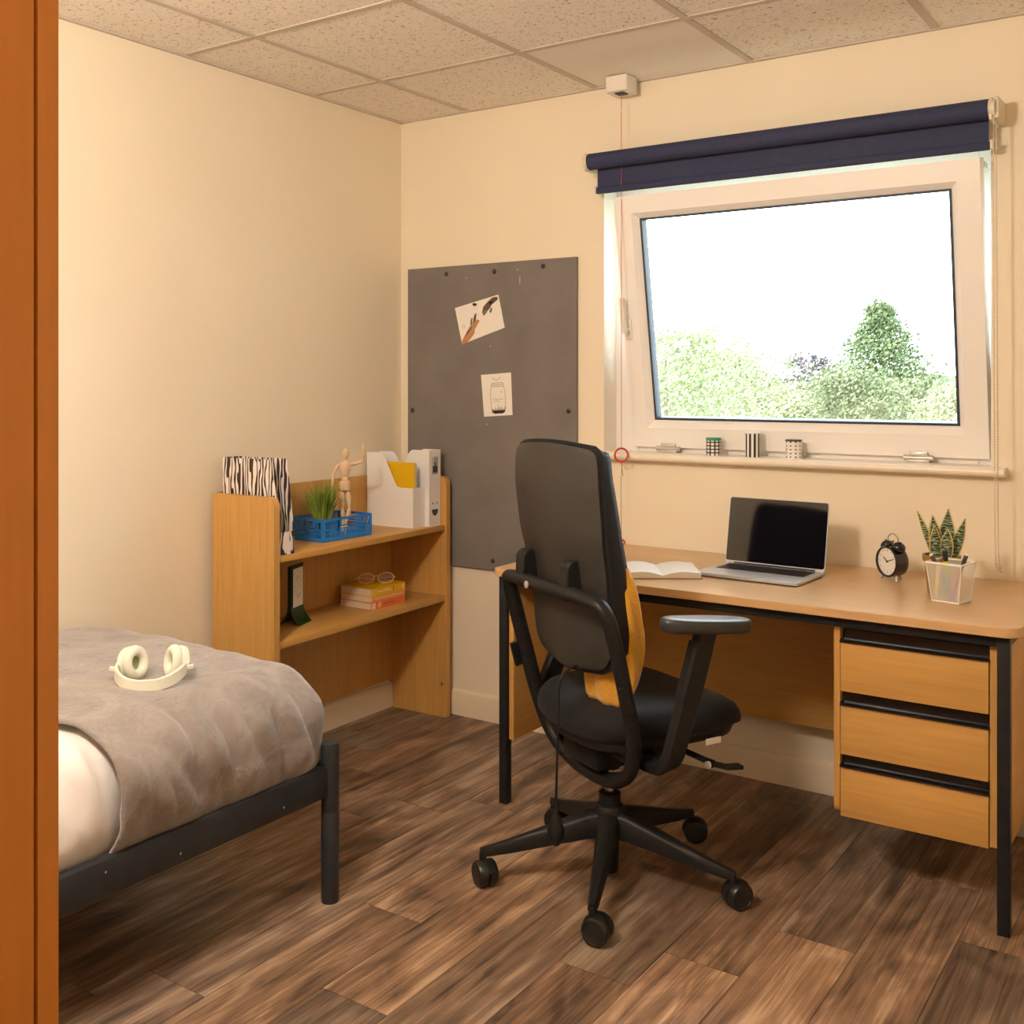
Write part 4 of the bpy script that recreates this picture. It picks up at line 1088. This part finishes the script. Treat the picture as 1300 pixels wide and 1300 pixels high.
# ================================================================== OFFICE CHAIR
ch = thing('office_chair', 'black swivel office chair with tall back and armrests at the desk', 'chair', (1.51, -.925, 0), R(-26))
ARMA = [220 + 26 + 72 * k for k in range(5)]        # local angles
for a_ in ARMA:
    Ma = Matrix.Rotation(R(a_), 4, 'Z')
    rs = []
    for d_, zt_, zb_, hw in ((.015, .190, .120, .030), (.06, .182, .118, .026), (.16, .150, .102, .021), (.27, .115, .084, .016), (.335, .098, .076, .013), (.352, .094, .078, .010)):
        rs.append([(d_, -hw, zb_), (d_, hw, zb_), (d_, hw, zt_ - .012), (d_, hw * .55, zt_), (d_, -hw * .55, zt_), (d_, -hw, zt_ - .012)])
    b_ = MB(); b_.rings(rs, M=Ma); lg = b_.build('base_arm', M_plastic, ch, ang=50)
    # twin wheel caster
    rot = R((-4, 31, 86, 60, 20)[ARMA.index(a_)])
    Mk = Ma @ Matrix.Translation((.345, 0, 0)) @ Matrix.Rotation(-R(a_) + rot, 4, 'Z')
    b_ = MB(); b_.tube([Mk @ Vector((0, 0, .050)), Mk @ Vector((0, 0, .085))], .010, 12)
    for s_ in (-1, 1):
        Mw = Mk @ Matrix.Translation((.014, 0, .0345)) @ Matrix.Rotation(R(90 * s_), 4, 'X')
        b_.lathe([(0, .003), (.0345, .003), (.0345, .021), (.031, .026), (.026, .027), (.025, .0255), (.0, .026)], 24, M=Mw)
    hood = [(.014 + .0385 * math.cos(R(q)), .0345 + .0385 * math.sin(R(q))) for q in range(20, 181, 16)] + [(.014 - .030, .032), (.014 + .022, .032)]
    b_.rings([[Mk @ Vector((p[0], -.004, p[1])) for p in hood], [Mk @ Vector((p[0], .004, p[1])) for p in hood]])
    b_.build('caster', mat('caster_black', (.010, .010, .010), .35), lg)
b_ = MB(); b_.lathe([(.0, .020), (.022, .020), (.024, .03), (.026, .12), (.042, .122), (.044, .185), (.036, .200), (.030, .202), (.030, .232), (.024, .236), (0, .236)], 24); b_.build('hub', M_plastic, ch)
b_ = MB(); b_.lathe([(.0, .23), (.014, .23), (.014, .33), (0, .33)], 18); b_.build('gas_piston', M_chrome, ch)
b_ = MB(); b_.lathe([(0, .30), (.028, .30), (.028, .345), (0, .345)], 18)
b_.box((-.085, -.10, .325), (.085, .16, .405), .015); b_.box((-.22, -.075, .372), (.22, .005, .398), .008); b_.box((-.19, -.09, .395), (.19, .22, .425), .012)
b_.build('mechanism', M_plastic, ch)
# seat
def cushion(mb, a, b, levels, e=3.4, n=44, dfm=None):
    rs = []
    for k, (sc_, z_) in enumerate(levels):
        r_ = []
        for (x_, y_) in superellipse(a * sc_, b * sc_, e, n):
            p = Vector((x_, y_, z_)); r_.append(dfm(p) if dfm else p)
        rs.append(r_)
    return mb.rings(rs)
def seat_dfm(p):
    t = p.y / .24
    wide = 1 + .06 * t
    z = p.z - (.032 * max(0, t) ** 3 if p.z > .44 else 0) + .010 * (p.x / .25) ** 2 - .012 * max(0, -t) ** 3
    return Vector((p.x * wide, p.y + .085, z))
b_ = MB(); cushion(b_, .247, .238, [(.70, .418), (.86, .420), (.95, .430), (.995, .448), (1.0, .462), (.985, .478), (.94, .494), (.84, .504), (.6, .507), (.3, .505), (.05, .504)], dfm=seat_dfm); b_.build('seat', M_fabric, ch, ang=180)
b_ = MB(); cushion(b_, .235, .225, [(.75, .398), (.95, .404), (.985, .425), (.96, .436), (.7, .436)], dfm=seat_dfm); b_.build('seat_pan', M_plastic, ch, ang=60)
# backrest
def prof_f(z):    # back plane position against height
    K = [(.59, -.146), (.66, -.148), (.72, -.150), (.84, -.168), (.96, -.190), (1.08, -.202), (1.18, -.202)]
    for (z0, f0), (z1, f1) in zip(K, K[1:]):
        if z <= z1: t = max(0, (z - z0) / (z1 - z0)); t2 = t * t * (3 - 2 * t); return f0 + (f1 - f0) * (t * .6 + t2 * .4)
    return K[-1][1]
def half_w(z):
    K = [(.595, .07), (.603, .125), (.62, .158), (.65, .179), (.70, .187), (.80, .187), (.88, .193), (.96, .202), (1.06, .205), (1.12, .203), (1.150, .198), (1.165, .189), (1.174, .168)]
    for (z0, w0), (z1, w1) in zip(K, K[1:]):
        if z <= z1: return w0 + (w1 - w0) * max(0, (z - z0) / (z1 - z0))
    return K[-1][1]
def shell_pt(u, v, grow=0, off=0):
    z = .595 + v * .579
    # denser rows near the ends
    vv = .5 - .5 * math.cos(math.pi * v); z = .595 + (v * .5 + vv * .5) * .579
    s_ = (u - .5) * 2
    hw = half_w(z) + grow
    arch = .010 * (1 - s_ * s_) * max(0, (z - 1.10) / .07)
    return Vector((s_ * hw, prof_f(z) + .024 * abs(s_) ** 2.2 + off, z + arch + grow * ((v - .5) * 2)))
b_ = MB(); b_.grid(lambda u, v: shell_pt(u, v), 22, 44, .012); b_.build('back_shell', M_shell, ch, ang=60)
def padth(u, v):
    e = min(1, min(u, 1 - u) / .10); g = min(1, min(v, 1 - v) / .06)
    lo_ = 1 - min(1, max(0, (v - .35) / .5)); return .016 + .044 * lo_ + (.040 - .004 * lo_) * math.sqrt(max(0, 1 - (1 - e) ** 2)) * math.sqrt(max(0, 1 - (1 - g) ** 2))
b_ = MB(); b_.grid(lambda u, v: shell_pt(u, v, .009, .0125), 26, 44, lambda u, v: padth(u, v)); b_.build('back_cushion', M_fabric, ch, ang=70)
# support hoop
hoop = [(-.20, -.188, .803), (0, -.198, .806), (.175, -.192, .803), (.232, -.180, .782), (.247, -.160, .71), (.248, -.128, .58), (.242, -.098, .46), (.205, -.080, .365), (.11, -.060, .308), (0, -.052, .292), (-.11, -.050, .302), (-.20, -.058, .35), (-.242, -.080, .45), (-.248, -.115, .58), (-.247, -.150, .70), (-.236, -.176, .78)]
b_ = MB(); b_.tube(smooth_path(hoop, 7, True), .0185, 14, closed=True, flat=(1.0, 1.15)); b_.build('support_hoop', M_plastic, ch, ang=180)
for r_ in (-.14, .081):
    def arc(k): return None
    b_ = MB()
    pr = [(-.205, .785)] + [(-.172 + .026 * math.cos(R(q)) - .004, .868 + .020 * math.sin(R(q))) for q in range(180, -1, -30)] + [(-.146, .785)]
    b_.rings([[(r_ - .021, p[0], p[1]) for p in pr], [(r_ + .021, p[0], p[1]) for p in pr]]); o = b_.build('hoop_bracket', M_plastic, ch, ang=40)
    bv = o.modifiers.new('edge', 'BEVEL'); bv.width = .005; bv.segments = 2; bv.limit_method = 'ANGLE'
MB().lathe([(0, 0), (.010, 0), (.010, .003), (0, .005)], 14, M=Matrix.Translation((-.075, -.2165, .802)) @ Matrix.Rotation(R(90), 4, 'X')).build('hoop_cap', mat('cap_grey', (.35, .33, .31), .4), ch)
# arms
for s_, fo in ((1, 0), (-1, .07)):
    b_ = MB()
    pth = smooth_path([(s_ * .16, -.03, .385), (s_ * .26, -.03, .388), (s_ * .295, -.025, .41), (s_ * .302, -.005, .47), (s_ * .302, .040 + fo * .3, .60), (s_ * .302, .075 + fo * .7, .70), (s_ * .302, .080 + fo * .8, .722)], 5)
    b_.bar(pth, .058, .030, (0, 1, .2)); st = b_.build('arm_stem', M_plastic, ch, ang=40)
    b_ = MB(); b_.bar([(s_ * .302, .020 + fo * .2, .548), (s_ * .302, .068 + fo * .7, .69)], .064, .036, (0, 1, .2)); b_.build('arm_sleeve', M_plastic, st, ang=40)
    rs = []
    for sc_, z_ in ((.80, .716), (.95, .719), (1, .728), (1, .740), (.96, .748), (.85, .751), (.5, .752), (.05, .752)):
        rs.append([(s_ * .300 + x_, .085 + fo + y_ , z_ - .105 * y_) for x_, y_ in superellipse(.046 * sc_, .140 * (1 - (1 - sc_) * .4), 2.5, 36)])
    b_ = MB(); b_.rings(rs); b_.build('arm_pad', mottled('grey_arm_pad', (.030, .030, .031), (.042, .042, .044), 90, .36, bump=.08, bscale=500), st, ang=60)
# lever, hoop side knobs, tag, lumbar pump
b_ = MB(); b_.tube([(.08, .12, .372), (.235, .135, .366), (.262, .138, .363)], [.008, .008, .011], 10); b_.bar([(.262, .140, .363), (.285, .165, .358), (.292, .205, .355)], .028, .010, (1, 0, 0)); b_.build('height_lever', M_plastic, ch)
b_ = MB(); b_.tube([(.262, .118, .364), (.262, .126, .364)], .009, 12); b_.build('lever_ring', M_white, ch)
for s_ in (-1, 1):
    b_ = MB(); b_.bar([(s_ * .264, -.148, .600), (s_ * .266, -.128, .535)], .024, .014, (0, 1, 0)); b_.build('hoop_knob', M_plastic, ch)
b_ = MB(); b_.box((.246, .128, .408), (.2475, .178, .424)); b_.build('fabric_tag', M_paper, ch)
b_ = MB(); b_.tube(smooth_path([(.05, -.120, .605), (.060, -.17, .60), (.064, -.200, .57), (.062, -.205, .45), (.056, -.205, .33), (.052, -.205, .255)], 6), .0032, 8); b_.build('pump_hose', M_black, ch)
b_ = MB(); b_.lathe([(0, .150), (.010, .152), (.021, .17), (.022, .19), (.016, .212), (.008, .225), (.006, .262), (0, .262)], 18, M=Matrix.Translation((.052, -.205, 0))); b_.build('pump_bulb', M_plastic, ch)

# mustard cushion against the backrest
def M_mustard():
    m = mat('mustard_cloth', (.62, .31, .012), .85, sheen=.3)
    nt, b, N, Lk = nodes(m)
    tc = N('ShaderNodeTexCoord'); n1 = N('ShaderNodeTexNoise'); n1.inputs['Scale'].default_value = 260; n1.inputs['Detail'].default_value = 3
    Lk(tc.outputs['Object'], n1.inputs['Vector'])
    bp = N('ShaderNodeBump'); bp.inputs['Strength'].default_value = .3; bp.inputs['Distance'].default_value = .003
    Lk(n1.outputs['Fac'], bp.inputs['Height']); Lk(bp.outputs[0], b.inputs['Normal'])
    r = ramp(N, [(.3, (.52, .23, .006)), (.7, (.68, .36, .02))]); Lk(n1.outputs['Fac'], r.inputs[0]); Lk(r.outputs[0], b.inputs['Base Color'])
    return m
Mch = Matrix.Translation((1.51, -.925, 0)) @ Matrix.Rotation(R(-26), 4, 'Z')
def cush(u, v):      # closed pillow: u around, v bottom to top
    a = 2 * math.pi * u
    z = .505 + v * .405
    t = math.sin(math.pi * min(1, max(0, v * .93 + .05))) ** .5
    hw = (.100 + .014 * math.sin(v * 2.6 + .4)) * (.60 + .4 * t); th = .012 + .040 * t
    cx_ = .066 + .022 * v
    cf = -.052 + .030 * math.sin(math.pi * v) - .045 * v
    c_, s_ = math.cos(a), math.sin(a)
    x_ = cx_ + hw * math.copysign(abs(c_) ** .75, c_); y_ = cf + th * math.copysign(abs(s_) ** .9, s_)
    f_ = noise.noise(Vector((x_ * 30, y_ * 30, z * 5))) * .008 + .004 * math.sin(a * 9 + z * 14)
    return Vector((x_ + f_ * c_, y_ + f_ * s_, z))
b_ = MB(); b_.rings([[Mch @ cush(i / 60, j / 34) for i in range(60)] for j in range(35)])
tag(b_.build('cushion', M_mustard(), ang=180), 'mustard yellow gathered cushion propped on the office chair', 'cushion')

# ================================================================== CEILING LAMP (lights the room, above the wardrobe)
cl = thing('ceiling_lamp_offscreen', 'opal glass globe ceiling lamp near the wardrobe', 'lamp', LAMP_POS)
b_ = MB(); b_.ball((0, 0, 0), .125, 24); b_.build('globe_offscreen', mat('opal_globe', (.8, .8, .8), .5, emit=LAMP_COLOR, emit_s=LAMP_STRENGTH), cl, ang=180)
b_ = MB(); b_.lathe([(.055, .112), (.06, .13), (.06, CEIL - LAMP_POS[2]), (0, CEIL - LAMP_POS[2])], 20); b_.build('fitting', M_white, cl)

# ================================================================== OUTSIDE
GZ = -5.5
g_ = MB(); g_.box((-260, .6, GZ - .5), (260, 420, GZ)); struct(g_.build('ground', mottled('grass_ground', (.20, .215, .13), (.28, .29, .18), .3, .9), ang=0), 'grassy ground outside the window')
def far(u, v, D):
    yaw = R(YAW); F = Vector((-math.sin(yaw), math.cos(yaw), 0)); Rr = Vector((math.cos(yaw), math.sin(yaw), 0))
    return Vector((CAMX, CAMY, CAMH)) + (F + Rr * ((u - 650) / 1365.5) + Vector((0, 0, (486.5 - v) / 1365.5))) * D
def foliage_mat(n, a, b): return mottled(n, a, b, .9, .8, detail=3)
ML1 = foliage_mat('leaves_pale_green', (.19, .23, .10), (.33, .36, .19))
ML2 = foliage_mat('leaves_mid_green', (.085, .12, .045), (.17, .205, .08))
ML3 = foliage_mat('leaves_purple', (.13, .10, .11), (.21, .16, .17))
ML4 = foliage_mat('leaves_yellow_green', (.26, .275, .14), (.36, .35, .19))
ML5 = foliage_mat('leaves_olive', (.13, .155, .07), (.23, .235, .12))
M_bark = mottled('bark', (.16, .12, .09), (.26, .2, .15), 6, .9)
def tree(name, label, u, vtop, D, rad, prof, nleaf, ls, m, seed, dens=.5, branches=10, group='trees outside the window'):
    r_ = random.Random(seed)
    top_ = far(u, vtop, D); base = Vector((top_.x, top_.y, GZ)); H = top_.z - GZ
    t = thing(name, label, 'tree', base, 0, group)
    b_ = MB(); b_.tube([(0, 0, -.1), (r_.uniform(-.1, .1), .05, H * .4), (r_.uniform(-.15, .15), 0, H * .7), (0, 0, H * .97)], [.16 * H / 8, .12 * H / 8, .06 * H / 8, .012], 8)
    pts = []
    for k in range(branches):
        z0 = H * r_.uniform(.4, .9); a = r_.uniform(0, 6.283); q = prof(min(1, z0 / H + .1)) * rad * r_.uniform(.6, 1.0)
        e = Vector((q * math.cos(a), q * math.sin(a), z0 + q * r_.uniform(.3, 1.0)))
        b_.tube([(0, 0, z0), (e.x * .5, e.y * .5, z0 + (e.z - z0) * .4), e], [.05 * H / 8, .03 * H / 8, .008], 6); pts.append(e)
    b_.build('trunk', M_bark, t)
    b_ = MB()
    ncl = max(8, nleaf // 45); cl_ = []
    for k in range(ncl):
        z = H * (r_.random() * .52 + .47); a = r_.uniform(0, 6.283); q = prof(z / H) * rad * math.sqrt(r_.random()) 
        cl_.append((Vector((q * math.cos(a), q * math.sin(a), z)), r_.uniform(.5, 1.1) * rad * .20 * (.12 + prof(z / H) * .95)))
    for k in range(int(nleaf * 1.6)):
        c, cr_ = r_.choice(cl_)
        p = c + Vector((r_.gauss(0, 1), r_.gauss(0, 1), r_.gauss(0, 1) * .8)) * cr_
        n = Vector((r_.gauss(0, 1), r_.gauss(0, 1), r_.gauss(0, 1) + .3)).normalized(); x_ = n.orthogonal().normalized(); y_ = n.cross(x_); s_ = ls * .72 * r_.uniform(.6, 1.2)
        b_._f([b_.bm.verts.new(p + x_ * s_ * i + y_ * s_ * .6 * j) for i, j in ((-.5, 0), (0, -.5), (.5, 0), (0, .5))])
    o = b_.build('foliage', m, t, fix=False, ang=0); o['kind'] = 'stuff'
    return t
rnd_crown = lambda h: max(0, math.sin(math.pi * min(1, max(0, (h - .08) / .94))) ** .6)
cone_crown = lambda h: max(.03, min(1, (1.01 - h) * 2.0) * (1 if h > .25 else h * 4))
tree('broad_tree', 'broad pale green tree behind the tall window stile', 845, 416, 15, 2.3, rnd_crown, 24000, .085, ML1, 11)
tree('broad_tree', 'rounded pale green tree sloping down beside the broadest one', 908, 450, 21, 2.4, rnd_crown, 19000, .11, ML1, 12)
tree('sparse_tree', 'thin sparse tree with bare twigs rising above the pale trees', 948, 430, 28, 2.6, rnd_crown, 2200, .14, ML1, 13, branches=44)
tree('low_tree', 'low yellow green tree between the pale trees and the purple one', 965, 486, 24, 2.2, rnd_crown, 13000, .12, ML4, 14)
tree('purple_tree', 'small purple leaved tree between the green ones', 1027, 452, 30, 1.7, rnd_crown, 5200, .17, ML3, 15, branches=20)
tree('tall_tree', 'tall pointed green tree standing highest in the view', 1118, 384, 24, 2.9, cone_crown, 15000, .13, ML2, 16, branches=30)
tree('bushy_tree', 'bushy olive tree at the foot of the tall pointed tree', 1082, 466, 17, 1.5, rnd_crown, 15000, .09, ML5, 17)
tree('bushy_tree', 'rounded olive tree crowding before the tall pointed tree', 1150, 480, 19.5, 1.6, rnd_crown, 13000, .095, ML5, 18)
tree('pale_tree', 'pale yellow green tree nearest the window edge beside the chain', 1206, 486, 15, 1.0, rnd_crown, 10000, .08, ML4, 19)
tree('low_tree', 'low yellow green tree below the purple one', 1022, 503, 20, 1.7, rnd_crown, 12000, .10, ML4, 20)
tree('hedge_tree', 'loose mid green tree further along beyond the window edge', 1330, 470, 23, 2.4, rnd_crown, 9000, .13, ML2, 21)
tree('hedge_tree', 'broad olive tree furthest along beyond the window edge', 1450, 455, 26, 2.6, rnd_crown, 9000, .14, ML5, 22)
h_ = MB(); n_ = 90
A = []
for k in range(n_ + 1):
    xx = -330 + 600 * k / n_; zt = 1.5 + 3.0 * noise.noise(Vector((xx * .02, 3, 0))) + 1.2 * noise.noise(Vector((xx * .09, 8, 0)))
    A.append((h_.bm.verts.new((xx, 300, GZ)), h_.bm.verts.new((xx, 310, zt + 1.0)), h_.bm.verts.new((xx, 400, GZ))))
for k in range(n_):
    h_._f((A[k][0], A[k + 1][0], A[k + 1][1], A[k][1])); h_._f((A[k][1], A[k + 1][1], A[k + 1][2], A[k][2]))
struct(h_.build('distant_hills', mottled('hill_woods', (.06, .085, .04), (.10, .125, .06), .05, .9), ang=180), 'low wooded ridge on the horizon')
